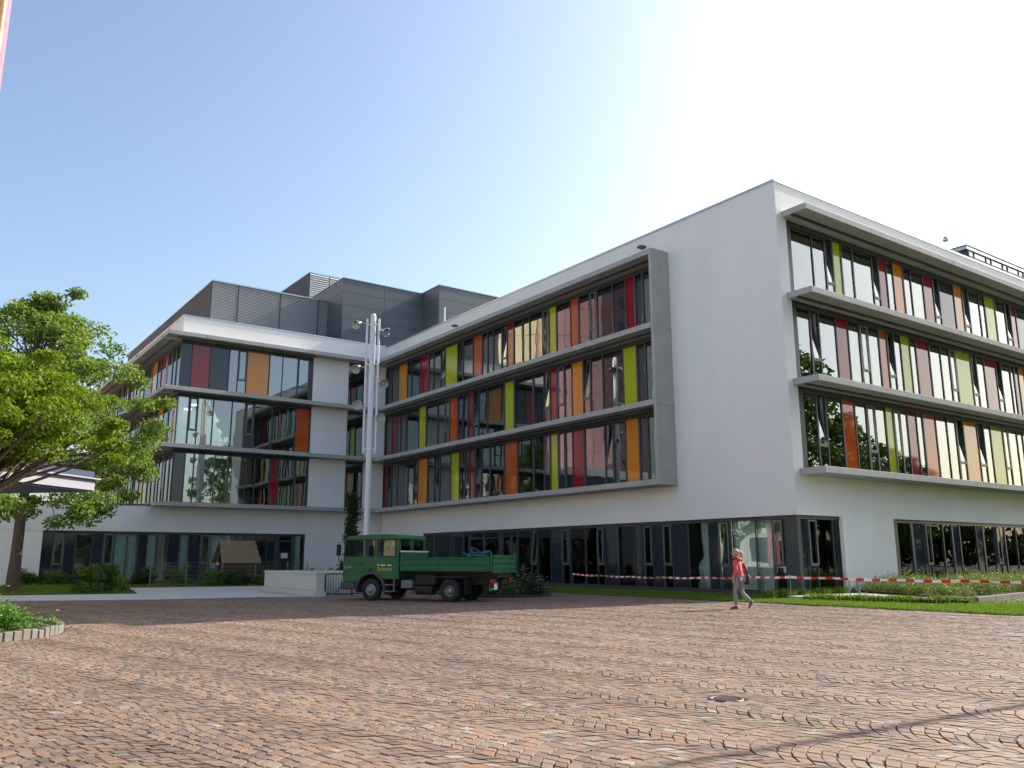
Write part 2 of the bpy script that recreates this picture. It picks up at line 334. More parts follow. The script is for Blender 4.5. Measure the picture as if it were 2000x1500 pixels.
# pane layout of every glazed band: kind:start:end in metres along the facade
TAB = {
    'A4': 'g:7.31:7.7 g:7.82:8.24 r:8.34:8.91 g:8.98:9.8 g:9.89:10.98 w:11.11:11.54 c:11.62:12.41 f:12.51:13.09 g:13.13:14.25 l:14.33:14.89 w:15:15.43 g:15.54:16.63 g:16.73:17.28 g:17.38:18.14 r:18.24:18.82 v:18.9:19.34 b:19.44:20.23 b:20.31:20.82 b:20.93:21.4 f:21.51:22.38 b:22.47:23.55 v:23.64:24.2 l:24.28:25.69 v:25.75:26.26 c:26.29:27.14 g:27.23:27.77 r:27.9:28.96 c:28.99:30.09 g:30.19:30.74 o:30.79:32 g:32.03:32.98 n:32.98:34',
    'A3': 'g:7.32:7.69 g:7.8:8.23 l:8.35:9.22 c:9.27:10.66 g:10.74:11.58 v:11.68:12.15 o:12.23:13.06 g:13.12:13.64 w:13.72:14.23 r:14.36:14.86 v:14.97:15.41 c:15.46:16.32 c:16.44:18.11 l:18.21:19.08 c:19.18:20.83 c:20.93:21.73 v:21.84:22.34 r:22.45:22.91 g:23.02:23.51 g:23.6:24.07 f:24.22:25.04 w:25.13:25.59 c:25.72:26.51 c:26.63:27.97 l:28.11:28.96 c:29.06:30.64 c:30.82:31.51 g:31.62:32.03 r:32.11:32.75 g:32.83:33.91',
    'A2': 'g:7.3:7.67 g:7.81:8.22 o:8.34:9.18 g:9.26:10.03 v:10.13:10.64 c:10.66:12.12 r:12.26:13.1 g:13.12:13.63 w:13.75:14.2 l:14.32:14.88 w:14.97:15.43 c:15.51:16.32 c:16.46:17.81 f:17.91:19.08 g:19.18:20.53 g:20.63:21.39 v:21.54:22.05 r:22.17:22.68 v:22.8:23.22 g:23.31:23.81 l:23.93:24.84 c:24.93:26.18 v:26.3:26.81 c:26.89:27.68 o:27.78:28.94 v:29.08:29.49 g:29.6:30.33 g:30.44:31.81 c:31.88:32.66 v:32.81:33.27 r:33.31:34',
    'B4': 'g:1.01:2.36 g:2.4:3.25 v:3.33:3.78 l:3.87:4.41 g:4.5:5.27 g:5.35:6.77 v:6.82:7.27 r:7.35:7.93 g:7.99:8.49 o:8.51:9.31 g:9.39:9.97 g:10.03:11.06 r:11.11:11.96 v:12.03:12.5 n:12.55:13.93 o:13.95:14.75 v:14.86:15.35 g:15.42:16.46 g:16.51:17.02 l:17.1:18.13 g:18.22:19.25 v:19.34:19.83 r:19.91:20.47 n:20.53:21.84',
    'B3': 'c:1.03:1.83 v:1.92:2.41 c:2.48:3.6 r:3.65:4.48 g:4.52:5.31 w:5.42:5.92 g:6:6.79 f:6.85:7.42 v:7.5:7.96 g:8.02:8.54 l:8.58:9.31 g:9.35:9.82 r:9.87:10.98 g:11.05:11.98 g:12.03:12.81 w:12.88:13.36 l:13.45:14.85 v:14.92:15.39 g:15.47:16.19 r:16.25:17.44 v:17.49:17.98 g:18.04:18.96 g:19.04:19.38 n:19.47:19.89 o:19.95:20.59',
    'B2': 'g:1.06:1.83 v:1.91:2.44 c:2.5:3.56 f:3.63:4.47 g:4.53:5.31 w:5.41:5.93 g:6.02:6.74 l:6.81:7.36 w:7.44:7.89 g:7.97:8.49 r:8.55:9.26 g:9.29:9.77 f:9.86:10.89 g:10.95:11.88 g:11.93:12.7 v:12.82:13.37 o:13.45:14.72 v:14.79:15.34 g:15.41:16.05 l:16.11:17.32 w:17.37:17.86 g:17.95:18.84 g:18.9:19.47',
    'C4': 'n:-14.15:-13.52 r:-13.51:-12.4 n:-12.33:-11.2 c:-11.16:-10.63 w:-10.57:-10.07 o:-10:-8.57 g:-8.5:-7.66 g:-7.61:-6.61 w:-6.54:-5.79',
    'C3': 'g:-14.13:-13.51 w:-13.42:-12.96 g:-12.9:-12.02 g:-11.95:-10.84 g:-10.77:-9.98 w:-9.88:-9.43 g:-9.33:-8.21 c:-8.16:-6.59 f:-6.52:-5.62',
    'C2': 'n:-14.11:-13.48 c:-13.44:-12.96 c:-12.89:-11.68 g:-11.63:-10.86 c:-10.78:-9.71 c:-9.66:-9.14 c:-9.1:-8.16 r:-8.09:-7.58 g:-7.5:-6.51 g:-6.35:-5.66',
    'D4': 'g:34.4:35.17 g:35.31:36.11 g:36.24:37.39 r:37.92:39.04 g:39.13:40.1 o:40.17:41.53 n:41.68:43.85 l:43.95:45.06 g:45.06:46.36 f:46.45:47.32',
    'D3': 'o:34.2:34.84 g:35.17:36.16 g:36.42:37.51 o:37.58:38.78 g:38.92:39.89 g:40.03:41.32',
    'D2': 'g:34.22:34.94 g:35.07:35.93 w:36.06:36.57 g:36.7:37.54 r:37.61:38.27 g:38.41:39.37 g:39.51:40.36 l:40.64:41.67 r:41.81:42.95 g:43.03:44.28',
    'AG': 'w:0.78:1.2 c:1.31:2.06 c:2.11:3.3 w:3.38:3.89 n:3.97:4.46 c:4.51:5.59 n:5.64:6.5 w:6.56:7.02 n:7.11:7.68 w:7.74:8.22 n:8.29:8.88 c:8.91:9.97 n:10.04:10.93 w:10.97:11.41 g:11.48:12.31 g:12.38:13.48 w:13.56:14.09 n:14.17:15.05 g:15.09:16.17 v:16.26:16.71 g:16.8:17.95 g:18.04:18.57 g:18.66:19.4 d:19.74:21.23 d:21.28:22.8 g:22.91:23.41 n:23.52:24.85 g:24.97:26.8 g:26.99:27.88',
    'BG': 'n:-0.45:0.72 w:0.78:1.3 g:1.33:2.41 g:2.45:2.85',
    'BH': 'g:7.07:8.07 n:8.23:9.01 w:9.12:9.54 g:9.6:10.66 c:10.73:11.46 n:11.57:12.12 g:12.21:13.66 n:13.71:14.29 g:14.42:15.36 w:15.48:15.89 n:15.94:16.41 g:16.51:17.6 g:17.65:18.54',
    'CG': 'n:-20.7:-20.19 w:-20.14:-19.64 n:-19.57:-19.06 g:-19.01:-18.2 n:-18.14:-17.64 w:-17.58:-17.1 c:-16.98:-16.33 c:-16.3:-15.77 n:-15.71:-15.24 c:-15.21:-14.7 g:-14.66:-14.09 n:-14.05:-13.42 c:-13.33:-12.86 n:-12.84:-12.21 w:-12.15:-11.62 c:-11.56:-10.31 g:-10.26:-9.94 w:-9.93:-9.61 g:-9.52:-8.73 g:-8.67:-8.05 n:-8:-7.51 d:-7.26:-6.34 g:-6.15:-5.51',
}

# ================================================================== GROUND
g = MB(); g.add([(-400,-400,-.09),(400,-400,-.09),(400,400,-.09),(-400,400,-.09)], [(0,1,2,3)])
tag(g.build('ground', M['ground']), kind='structure')
PLAZA = [(-75,-60),(-4.62,-60),(-4.62,24),(-11.0,24),(-11.0,11.15),(-13.2,11.15),(-14.1,11.35),(-15.6,12.45),(-19.6,12.98),(-24.1,15.1),(-75,26)]
pz = MB(); pz.add([(x, y, -.018) for x, y in PLAZA], [tuple(range(len(PLAZA)))])
plaza = tag(pz.build('plaza', M['joint']), kind='structure')

def in_poly(x, y, poly):
    c = np.zeros(len(x), bool); n = len(poly); j = n-1
    for i in range(n):
        xi, yi = poly[i]; xj, yj = poly[j]
        cond = ((yi > y) != (yj > y)) & (x < (xj-xi)*(y-yi)/((yj-yi) or 1e-9)+xi)
        c ^= cond; j = i
    return c
def setts():
    rng = np.random.default_rng(3)
    ang = R(90+12); S = np.array([math.cos(ang), math.sin(ang)]); T = np.array([-S[1], S[0]])
    Wc, pitch, rise, ns = 1.34, 0.112, 0.28, 12
    C0 = np.array([CAM.x, CAM.y])
    q = []; tint = []
    for c in range(-32, 32):
        off = rng.uniform(0, pitch)
        wob = rng.uniform(-.02, .02)
        for r in range(-80, 490):
            ctr = C0 + S*(r*pitch) + T*(c*Wc)
            d = ctr-C0; dist = math.hypot(*d)
            if dist > 46 or dist < 4: continue
            az = math.atan2(d[0], d[1])-YAW
            if abs(az) > 0.68 and dist > 9: continue
            if abs(az) > 1.0: continue
            k = ns + (1 if rng.random() < 0.3 else 0)
            e = np.linspace(-.5, .5, k+1); e[1:-1] += rng.uniform(-.016, .016, k-1)
            t = e*Wc
            b = rise*(1-(2*e)**2)
            sh = rng.uniform(-.006, .006)
            for i in range(k):
                g0 = 0.0035+rng.uniform(0, .003)
                ta, tb = t[i]+g0, t[i+1]-g0
                s0 = r*pitch+off+sh; s1 = s0+pitch
                ba, bb = b[i], b[i+1]
                gg = 0.004/max(0.35, math.cos(math.atan2(abs(bb-ba), tb-ta)))
                ja = rng.uniform(-.007, .007, 4)
                q.append(((ta, s0+ba+gg+ja[0]), (tb, s0+bb+gg+ja[1]), (tb, s1+bb-gg+ja[2]), (ta, s1+ba-gg+ja[3]), c))
    A = np.array([[(p[0], p[1]) for p in x[:4]] for x in q]); cc = np.array([x[4] for x in q])*Wc
    tl = A[:, :, 0]+cc[:, None]; sl = A[:, :, 1]
    X = C0[0]+S[0]*sl+T[0]*tl; Y = C0[1]+S[1]*sl+T[1]*tl
    cx, cy = X.mean(1), Y.mean(1)
    keep = in_poly(cx, cy, PLAZA) & (np.hypot(cx+27.2, cy-.3) > 2.98)
    keep &= np.hypot(cx+20.14, cy+13.54) > 0.22
    keep &= ~((np.abs(cx+10.1) < .45) & (np.abs(cy+11.95) < .45))
    X, Y, cx, cy = X[keep], Y[keep], cx[keep], cy[keep]
    n = len(X)
    und = 0.004*np.sin(cx*.9+1)*np.cos(cy*.7)+0.002*np.sin(cx*2.1+cy*1.3)
    z = und+rng.normal(0, .002, n)
    tx, ty = rng.normal(0, .014, n), rng.normal(0, .014, n)
    Xo, Yo = X, Y
    Xi = cx[:, None]+(X-cx[:, None])*.94; Yi = cy[:, None]+(Y-cy[:, None])*.94
    def zz(x, y): return z[:, None]+(x-cx[:, None])*tx[:, None]+(y-cy[:, None])*ty[:, None]
    Zi = zz(Xi, Yi); Zm = zz(Xo, Yo)-.005
    V = np.concatenate([np.stack([Xo, Yo, np.full_like(Xo, -.04)], -1), np.stack([Xo, Yo, Zm], -1), np.stack([Xi, Yi, Zi], -1)], 1)  # n,12,3
    fl = [(8,9,10,11)]+[(4+i, 4+(i+1) % 4, 8+(i+1) % 4, 8+i) for i in range(4)]+[(i, (i+1) % 4, 4+(i+1) % 4, 4+i) for i in range(4)]
    tint = np.clip(rng.beta(1.5, 1.6, n)+0.10*np.sin(cx*.5)*np.cos(cy*.4), 0, 1)
    dist = np.hypot(cx-C0[0], cy-C0[1])
    az = np.arctan2(cx-C0[0], cy-C0[1])-YAW
    vis = (np.abs(az) < .535) & (dist > 6.25)
    order = np.argsort(np.where(vis, dist, 1e6)); near = np.zeros(n, bool); near[order[:300]] = True
    fa = np.array(fl)
    far = np.where(~near)[0]
    Vf = V[far].reshape(-1, 3); Ff = (fa[None]+(np.arange(len(far))*12)[:, None, None]).reshape(-1, 4)
    me = np_mesh('cobblestones', Vf, Ff, M['sett'], np.repeat(tint[far], len(fl)))
    o = link('cobblestones', me, plaza); o['kind'] = 'stuff'
    for i in np.where(near)[0]:
        c = np.array([cx[i], cy[i], 0])
        me = np_mesh('cobblestone', V[i]-c, fa, M['sett'], np.full(len(fl), tint[i]))
        link('cobblestone', me, plaza, tuple(c))
    return n
NSETT = setts()
# grass creeping out of the joints near the camera
def tufts():
    rng = np.random.default_rng(11); n = 1500
    r = rng.uniform(6.5, 13, n); a = YAW+rng.uniform(-.56, .56, n)
    x = CAM.x+r*np.sin(a); y = CAM.y+r*np.cos(a)
    k = (np.sin(x*1.7+2)*np.cos(y*1.9)+rng.uniform(-.6, .6, n)) > .55
    x, y = x[k], y[k]; m = 7
    P = np.repeat(np.stack([x, y, np.full_like(x, .0)], 1), m, 0)+rng.normal(0, .022, (len(x)*m, 3))*[1, 1, .15]
    N = rng.normal(size=P.shape)*[1, 1, .6]+[0, 0, .5]
    V, F, t = leaf_cloud(P, N, .022, .4, rng=rng)
    o = link('joint_moss', np_mesh('joint_moss', V, F, M['grass'], t), plaza); o['kind'] = 'stuff'
tufts()

def sheet(name, poly, z, m, thick=None):
    b = MB()
    if thick: b.prism(poly, 'z', z-thick, z, 0)
    else: b.add([(x, y, z) for x, y in poly], [tuple(range(len(poly)))])
    return tag(b.build(name, m), kind='structure')
sheet('path', [(-75,26.0),(-24.1,15.1),(-19.6,12.98),(-15.6,12.45),(-14.15,11.45),(-13.75,18.6),(-11.0,18.8),(-8.0,25.2),(-17.5,27.0),(-18.8,18.9),(-23.7,20.3),(-75,33)], .005, M['path'], .12)
sheet('lawn', [(-75,33.05),(-23.7,20.35),(-18.85,18.95),(-17.55,27.05),(-5.0,24.6),(-5.0,33.9),(-26,33.9),(-75,60)], .03, M['lawn'], .12)
sheet('grass_verge', [(-4.6,-60),(60,-60),(60,.4),(-.05,.4),(-.05,24.5),(-4.6,24.5)], .012, M['lawn'], .1)
def blades(name, region, n, h, m, parent=None, rng=None, z0=.02, lean=.35, w=.011):
    rng = rng or np.random.default_rng(5)
    x, y = region(rng, n); n = len(x)
    hh = h*rng.uniform(.45, 1.25, n); a = rng.uniform(0, 2*np.pi, n)
    ww = w*rng.uniform(.7, 1.4, n); ln = lean*hh*rng.uniform(.2, 1.3, n); b = rng.uniform(0, 2*np.pi, n)
    P = np.stack([x, y, np.full(n, z0)], 1)
    ax = np.stack([np.cos(a), np.sin(a), np.zeros(n)], 1)*ww[:, None]
    tp = P+np.stack([np.cos(b)*ln, np.sin(b)*ln, hh], 1); md = P+np.stack([np.cos(b)*ln*.3, np.sin(b)*ln*.3, hh*.55], 1)
    V = np.stack([P-ax, P+ax, md+ax*.8, tp, md-ax*.8], 1).reshape(-1, 3)
    F = np.arange(5*n).reshape(n, 5)
    o = link(name, np_mesh(name, V, F, m, rng.uniform(0, 1, n)), parent); o['kind'] = 'stuff'
    return o
def reg_right(rng, n):
    x = -4.62+rng.exponential(2.4, n); y = rng.uniform(-13, 1.2, n)
    k = (x < 8) & ~((x > -1.9) & (y > -5.9+0*x) & (x < 5.2)) | ((x > -1.95) & (x < 5) & (rng.random(n) < .05))
    k &= y < 0.3*0+1.2
    x = x + .12*np.sin(y*2.3)+.06*np.sin(y*7)
    return x[k], y[k]
tag(blades('grass', reg_right, 70000, .05, M['grass']), kind='stuff')
def reg_strip(rng, n):
    y = rng.uniform(.8, 14, n); x = rng.uniform(-4.55, -.3, n); k = rng.random(n) < .5+.5*np.sin(x*3+y)**2
    return x[k], y[k]
blades('shaded_grass', reg_strip, 26000, .07, M['grass'], rng=np.random.default_rng(8))
def reg_lawn(rng, n):
    x = rng.uniform(-27, -5.2, n); y = rng.uniform(19, 33, n)
    k = in_poly(x, y, [(-27,21.2),(-23.7,20.4),(-18.9,19.0),(-17.6,27.1),(-5.0,24.7),(-5.0,33.5),(-27,33.5)])
    return x[k], y[k]
blades('lawn_grass', reg_lawn, 30000, .11, M['grass'], rng=np.random.default_rng(9), z0=.03, w=.016)

# ================================================================== BUILDING
L, WW, H = 33.8, 14.2, 16.5
Z = [4.5, 7.99, 11.48, 14.92]; ST = .25; ZG = 3.0
bld = empty('office_building', 'white four storey building with concrete ledges and coloured glass strips around the cobbled yard', 'building')
# facade frames: origin, along axis index, outward sign.  A faces -x, B faces -y, C faces -y at y=L, D faces -x at x=-WW
FAC = {'A': ('y', 0.0, -1), 'B': ('x', 0.0, -1), 'C': ('x', L, -1), 'D': ('y', -WW, -1)}
def fbox(mb, f, t0, t1, d0, d1, z0, z1, m=0):
    """box on facade f: t along, d outward from the wall plane"""
    ax, p, s = FAC[f]; a, b = p+s*d0, p+s*d1
    if ax == 'y': mb.box(a, b, t0, t1, z0, z1, m)
    else: mb.box(t0, t1, a, b, z0, z1, m)
def fcube(name, m, f, t0, t1, d0, d1, z0, z1, parent):
    ax, p, s = FAC[f]; a, b = p+s*d0, p+s*d1
    if ax == 'y': return cube(name, m, min(a, b), max(a, b), t0, t1, z0, z1, parent)
    return cube(name, m, t0, t1, min(a, b), max(a, b), z0, z1, parent)
# ---- walls
w = MB(); T = .3; XE = 42.0
# B side
w.box(0, XE, 0, T, ZG, 4.52); w.box(0, .62, 0, T, 4.52, 14.95); w.box(0, XE, 0, T, 14.95, 16.4)
w.box(2.86, 6.5, 0, T, -.1, ZG); w.box(24.5, XE, 0, T, -.1, ZG)
w.box(30.5, XE, 0, T, 4.52, 14.95)
# A side
w.box(0, T, T, L, ZG, 4.52); w.box(0, T, T, 6.0, 4.52, 14.95); w.box(0, T, T, L, 14.95, 16.4)
w.box(0, T, 28.1, L, -.1, ZG)
# C side
w.box(-24.5, -.002, L, L+T, ZG, 4.52); w.box(-WW, -.002, L, L+T, 14.95, 16.4)
w.box(-5.5, -.002, L, L+T, -.1, ZG); w.box(-24.5, -20.74, L+.02, L+T, -.1, ZG)
for i in range(3):
    za, zb = Z[i]+ST, Z[i+1]
    w.box(-5.49, -2.9, L, L+T, za, zb); w.box(-1.54, -.002, L, L+T, za, zb)
# D side
w.box(-WW, -WW+T, L+T, 64, 14.95, 16.4)
w.box(-24.5, -24.2, L+T, 37.6, -.1, 4.52)
w.build('wall', M['plaster'], bld)
# far side and back walls, so the building stays closed from a step aside
for q in ((XE-.3, XE, T, 45, -.1, 16.4), (16, XE-.3, 44.7, 45, -.1, 16.4), (15.7, 16, 45, 63.7, -.1, 16.4), (-WW, 16, 63.7, 64, -.1, 16.4), (-24.2, -WW, 37.3, 37.6, -.1, 4.5)):
    bk = MB(); bk.box(*q); bk.build('rear_wall', M['plaster'], bld)
# reveals of the ground-floor glazing and the low terrace roof
rf = MB(); rf.box(.3, XE-.3, .3, 44.7, 15.15, 15.3); rf.box(-13.9, .3, 34.1, 63.7, 15.15, 15.3); rf.box(.3, 15.7, 44.7, 63.7, 15.15, 15.3); rf.box(-24.2, -WW, L+.3, 37.3, 4.1, 4.3)
rf.build('roof', M['roof'], bld)
# ---- copings
cp = MB(); k = .035
cp.box(-k, XE, -k, T+k, 16.4, 16.5); cp.box(-k, T+k, T+k, L-k, 16.4, 16.5)
cp.box(-WW-k, T+k, L-k, L+T+k, 16.4, 16.5); cp.box(-WW-k, -WW+T+k, L+T+k, 64, 16.4, 16.5)
cp.build('coping', M['coping'], bld)
c2 = MB(); c2.box(-24.55, -15.3, L-.04, L+T+.04, 4.52, 4.60); c2.box(-24.55, -24.15, L+T+.04, 37.6, 4.52, 4.60)
c2.build('terrace_coping', M['coping_dark'], bld)
# ---- projecting ledges in precast lengths
def ledge(f, t0, t1, d, z, step, first=None):
    t = t0; e = [t0]
    x = t0 + (first or step)
    while x < t1-1.0: e.append(x); x += step
    e.append(t1)
    for a, b in zip(e[:-1], e[1:]):
        mb = MB(); fbox(mb, f, a+.006, b-.006, -.28, d, z, z+ST)
        mb.build('ledge_slab', M['concrete'], bld, bevel=.012)
for z in Z:
    t = MB()
    ledge('A', 6.12, L-.95, 1.11, z, 5.6, 4.6)
    ledge('C', -WW-1.05, T-.02, .95, z, 5.6, 2.3)
    ledge('D', L+T+.3, 64, 1.05, z, 5.6)
    for a, b in ((.334, 4.9), (4.912, 11.6), (11.612, 18.3), (18.312, 25), (25.012, 31.6), (31.612, XE)):
        mb = MB(); mb.box(a, b, -1.15, -.002, z, z+ST); mb.build('ledge_slab', M['concrete'], bld, bevel=.012)
# blind rails under the ledges
br = MB()
for z in Z[1:]:
    fbox(br, 'A', 6.13, L-1, .42, .56, z-.05, z-.003); fbox(br, 'B', .36, XE, .40, .54, z-.05, z-.003)
    fbox(br, 'C', -WW-.4, -5.5, .36, .48, z-.05, z-.003); fbox(br, 'D', L+.5, 64, .40, .52, z-.05, z-.003)
br.build('blind_rail', M['frame'], bld)
# fin closing the ledges on the long side
for z0, z1 in ((Z[0], Z[1]), (Z[1]+.008, Z[2]), (Z[2]+.008, Z[3]+ST)):
    mb = MB(); mb.box(-1.125, -.002, 5.94, 6.112, z0, z1); mb.build('end_fin', M['concrete'], bld, bevel=.012)
# scuppers, roof rods
for x, y, z in ((0, 24.25, 15.84), (0, 7.47, 15.86), (-WW, 45.6, 16.1)):
    cube('scupper', M['frame'], x-.32, x-.002, y-.14, y+.14, z-.05, z+.05, bld)
rd = MB()
for x, y, z0, z1, r in ((.3, .37, 16.5, 17.5, .012), (.5, 26.6, 16.3, 17.75, .05), (9, .2, 16.5, 17.1, .012)): rd.tube([(x, y, z0), (x, y, z1)], r, 8)
rd.build('roof_rod', M['mast'], bld)
rv = MB(); rv.tube([(21.9, 4, 15.3), (21.9, 4, 20.06)], .03, 10); rv.lathe([(.02, 20.36), (.13, 20.28), (.19, 20.08), (.15, 20.05), (.0, 20.05)], (21.9, 4, 0), (0, 0, 1), 14)
rv.build('roof_vent', M['lampmetal'], bld)

# ---- glazed bands
LBL = dict(navy='dark blue glass strip', orange='orange glass strip', flame='flame red glass strip', red='crimson glass strip', lime='lime green glass strip')
CODE = dict(n='navy', o='orange', f='flame', r='red', l='lime')
_cur = {}
CUR = dict(A=.6, AG=.8, B=.3, BG=.75, C=.3, CG=.5, D=.3)      # how often a plain pane has a curtain drawn behind it
def curtain_mesh(kind, seed):
    if (kind, seed) in _cur: return _cur[(kind, seed)]
    rng = random.Random(seed); n = 40; V = []; F = []
    ph = rng.uniform(0, 6); fr = rng.uniform(26, 40)
    for i in range(n+1):
        u = i/n-.5; d = .5*math.sin(u*fr+ph)+.3*math.sin(u*fr*.43+ph*2)
        V += [(u, d*.5, -.5), (u, d*.5, .5)]
    F = [(2*i, 2*i+2, 2*i+3, 2*i+1) for i in range(n)]
    me = bpy.data.meshes.new('curtain'); me.from_pydata(V, [], F); me.materials.append(M['curtain_beige' if kind == 'beige' else 'curtain'])
    me.polygons.foreach_set('use_smooth', [True]*len(F)); _cur[(kind, seed)] = me
    return me
def put_curtain(f, t0, t1, d, z0, z1, parent, rng, kind='plain'):
    o = link('curtain', curtain_mesh(kind, rng.randint(0, 5)), parent)
    ax, p, s = FAC[f]; c = (t0+t1)/2; dd = p+s*d
    o.location = (dd, c, (z0+z1)/2) if ax == 'y' else (c, dd, (z0+z1)/2)
    o.rotation_euler = (0, 0, R(90) if ax == 'y' else 0); o.scale = (t1-t0, .09, z1-z0)
def sash(f, t0, t1, z0, z1, tilt, parent, gm):
    wd, ht = t1-t0, z1-z0; b = MB(); e = min(.06, wd*.16); th = .06
    # local: x along, y outward(-y), z up with the hinge at z=0
    b.box(-wd/2, -wd/2+e, -th/2, th/2, 0, ht, 0); b.box(wd/2-e, wd/2, -th/2, th/2, 0, ht, 0)
    b.box(-wd/2+e, wd/2-e, -th/2, th/2, 0, e, 0); b.box(-wd/2+e, wd/2-e, -th/2, th/2, ht-e, ht, 0)
    b.box(-wd/2+e+.001, wd/2-e-.001, -.008, .008, e+.001, ht-e-.001, 1)
    o = b.build('vent_sash', [M['frame_light'], M[gm]], parent)
    ax, p, s = FAC[f]; c = (t0+t1)/2; dd = p+s*(-.10)
    rz = R(-90) if ax == 'y' else 0
    o.location = (dd, c, z0) if ax == 'y' else (c, dd, z0)
    o.rotation_euler = Euler((-tilt, 0, rz), 'XYZ')
def band(f, rows, z0, z1, tA, tB, rec=.12, gm='glass', seed=1, trans=.95, ground=False):
    rng = random.Random(seed); b = MB()
    hd = .20 if not ground else .14; zs = z0+.07; zt = z1-hd
    fbox(b, f, tA, tB, -rec-.10, -rec+.07, z1-hd, z1-.003); fbox(b, f, tA, tB, -rec-.08, -rec+.06, z0+.002, zs)
    # mullions
    edges = [(tA, rows[0][1])]+[(rows[i][2], rows[i+1][1]) for i in range(len(rows)-1)]+[(rows[-1][2], tB)]
    rr = []
    for a, c in edges:
        if c-a < .05:
            mid = (a+c)/2; a, c = mid-.025, mid+.025
        rr.append((max(tA, a), min(tB, c)))
    for a, c in rr:
        if c-a > .3:      # blank: a solid frame-coloured panel between two jambs
            fbox(b, f, a, c, -rec-.05, -rec+.02, zs, zt)
        else: fbox(b, f, a, c, -rec-.07, -rec+.05, zs, zt)
    fr = b.build('window_band' if not ground else 'ground_floor_glazing', M['frame'], bld)
    for i, r in enumerate(rows):
        t0, t1 = rr[i][1]+.001, rr[i+1][0]-.001; k = r[0]
        if t1-t0 < .06: continue
        if k in CODE:
            nm = CODE[k]; o = fcube('glass_strip', M[nm], f, t0, t1, -rec-.012, -rec+.012, zs+.001, zt-.001, fr); o['label'] = LBL[nm]
        elif k in 'vw':
            zt2 = zs+trans
            mb = MB(); fbox(mb, f, t0, t1, -rec-.05, -rec+.04, zt2-.05, zt2); mb.build('transom', M['frame_light'], fr)
            fcube('glass_pane', M[gm], f, t0, t1, -rec-.008, -rec+.008, zs+.001, zt2-.051, fr)
            sash(f, t0+.005, t1-.005, zt2+.005, zt-.03, R(rng.uniform(6.5, 8.5)) if k == 'v' else R(.3), fr, gm)
        elif k == 'd':
            mb = MB(); fbox(mb, f, t0, t0+.07, -rec-.05, -rec+.05, zs, zt); fbox(mb, f, t1-.07, t1, -rec-.05, -rec+.05, zs, zt); fbox(mb, f, t0+.07, t1-.07, -rec-.05, -rec+.05, zt-.35, zt-.27)
            fbox(mb, f, t0+.12, t0+.15, -rec+.05, -rec+.11, zs+.5, zs+1.7)
            mb.build('door', M['frame'], fr)
            fcube('glass_pane', M[gm], f, t0+.071, t1-.071, -rec-.008, -rec+.008, zs+.001, zt-.351, fr)
        else:
            fcube('glass_pane', M[gm], f, t0, t1, -rec-.008, -rec+.008, zs+.001, zt-.001, fr)
            if k == 'c': put_curtain(f, t0-.03, t1+.03, -rec-.18, zs, zt, fr, rng, 'beige' if rng.random() < .12 and not ground else 'plain')
            elif k == 'g' and rng.random() < CUR.get(f+('G' if ground else ''), .2): put_curtain(f, t0-.02, t0+(t1-t0)*rng.uniform(.45, 1.05), -rec-.2, zs, zt, fr, rng)
            elif k == 'b':
                mb = MB(); nb = 22
                for q in range(nb):
                    z = zt-.1-q*.075; fbox(mb, f, t0, t1, -rec-.24, -rec-.19, z, z+.02)
                mb.build('venetian_blind', M['blind'], fr)
    return fr
def parse(s):
    o = []
    for it in s.split():
        k, a, b = it.split(':'); o.append((k, float(a), float(b)))
    return o
def generic(t0, t1, rng):
    o = []; t = t0; last = ''
    while t < t1-.7:
        k = rng.choice('ggggvcrlofnw') if last not in 'rlofn' else rng.choice('ggvcg')
        wdt = {'v': .5, 'w': .5, 'r': .75, 'l': .7, 'o': .8, 'f': .7, 'n': .8}.get(k, rng.uniform(.7, 1.5))
        o.append((k, t, min(t+wdt, t1-.05))); t += wdt+.07; last = k
    return o
def clampr(rows, lo, hi): return [(k, max(a, lo), min(b, hi)) for k, a, b in rows if b > lo+.05 and a < hi-.05]
for fl in (2, 3, 4):
    z0, z1 = Z[fl-2]+ST, Z[fl-1]
    ra = clampr(parse(TAB['A%d' % fl]), 6.16, L-.06); band('A', ra, z0, z1, 6.115, L-.002, seed=fl)
    rb = parse(TAB['B%d' % fl]); rb += generic(rb[-1][2]+.08, 30.4, random.Random(30+fl)); band('B', rb, z0, z1, .622, 30.498, seed=10+fl)
    rc = [(('c' if (k == 'g' and fl == 4) else k), a, b_) for k, a, b_ in parse(TAB['C%d' % fl])]; band('C', rc, z0, z1, -WW+.003, -5.492, seed=20+fl)
    d_ = clampr(parse(TAB['D%d' % fl]), L+.25, 64); rd_ = d_ + generic(d_[-1][2]+.08, 63.6, random.Random(50+fl)); band('D', rd_, z0, z1, L+.22, 63.69, seed=40+fl)
    band('C', [('c' if fl == 4 else 'g', -2.84, -1.60)], z0, z1, -2.898, -1.542, seed=70+fl)
ag = clampr(parse(TAB['AG']), .7, 28); band('A', ag, .12, ZG, .27, 28.098, rec=.2, gm='glass_low', seed=81, ground=True)
bg_ = clampr(parse(TAB['BG']), .27, 2.9); band('B', bg_, .12, ZG, .272, 2.858, rec=.2, gm='glass_low', seed=82, ground=True)
bh = parse(TAB['BH']); bh = bh+[('g', 18.65, 19.8), ('n', 19.9, 20.6), ('w', 20.7, 21.2), ('c', 21.3, 22.6), ('g', 22.7, 24.3)]
band('B', bh, .12, ZG, 6.502, 24.498, rec=.2, gm='glass_low', seed=83, ground=True)
band('C', parse(TAB['CG']), .12, ZG, -20.738, -5.502, rec=.2, gm='glass_low', seed=84, ground=True)
pl = MB(); pl.box(.05, .3, .27, 28.1, -.1, .12); pl.box(.3, 2.86, .05, .3, -.1, .12); pl.box(6.5, 24.5, .05, .3, -.1, .12); pl.box(-20.74, -5.5, L+.05, L+.3, -.1, .12)
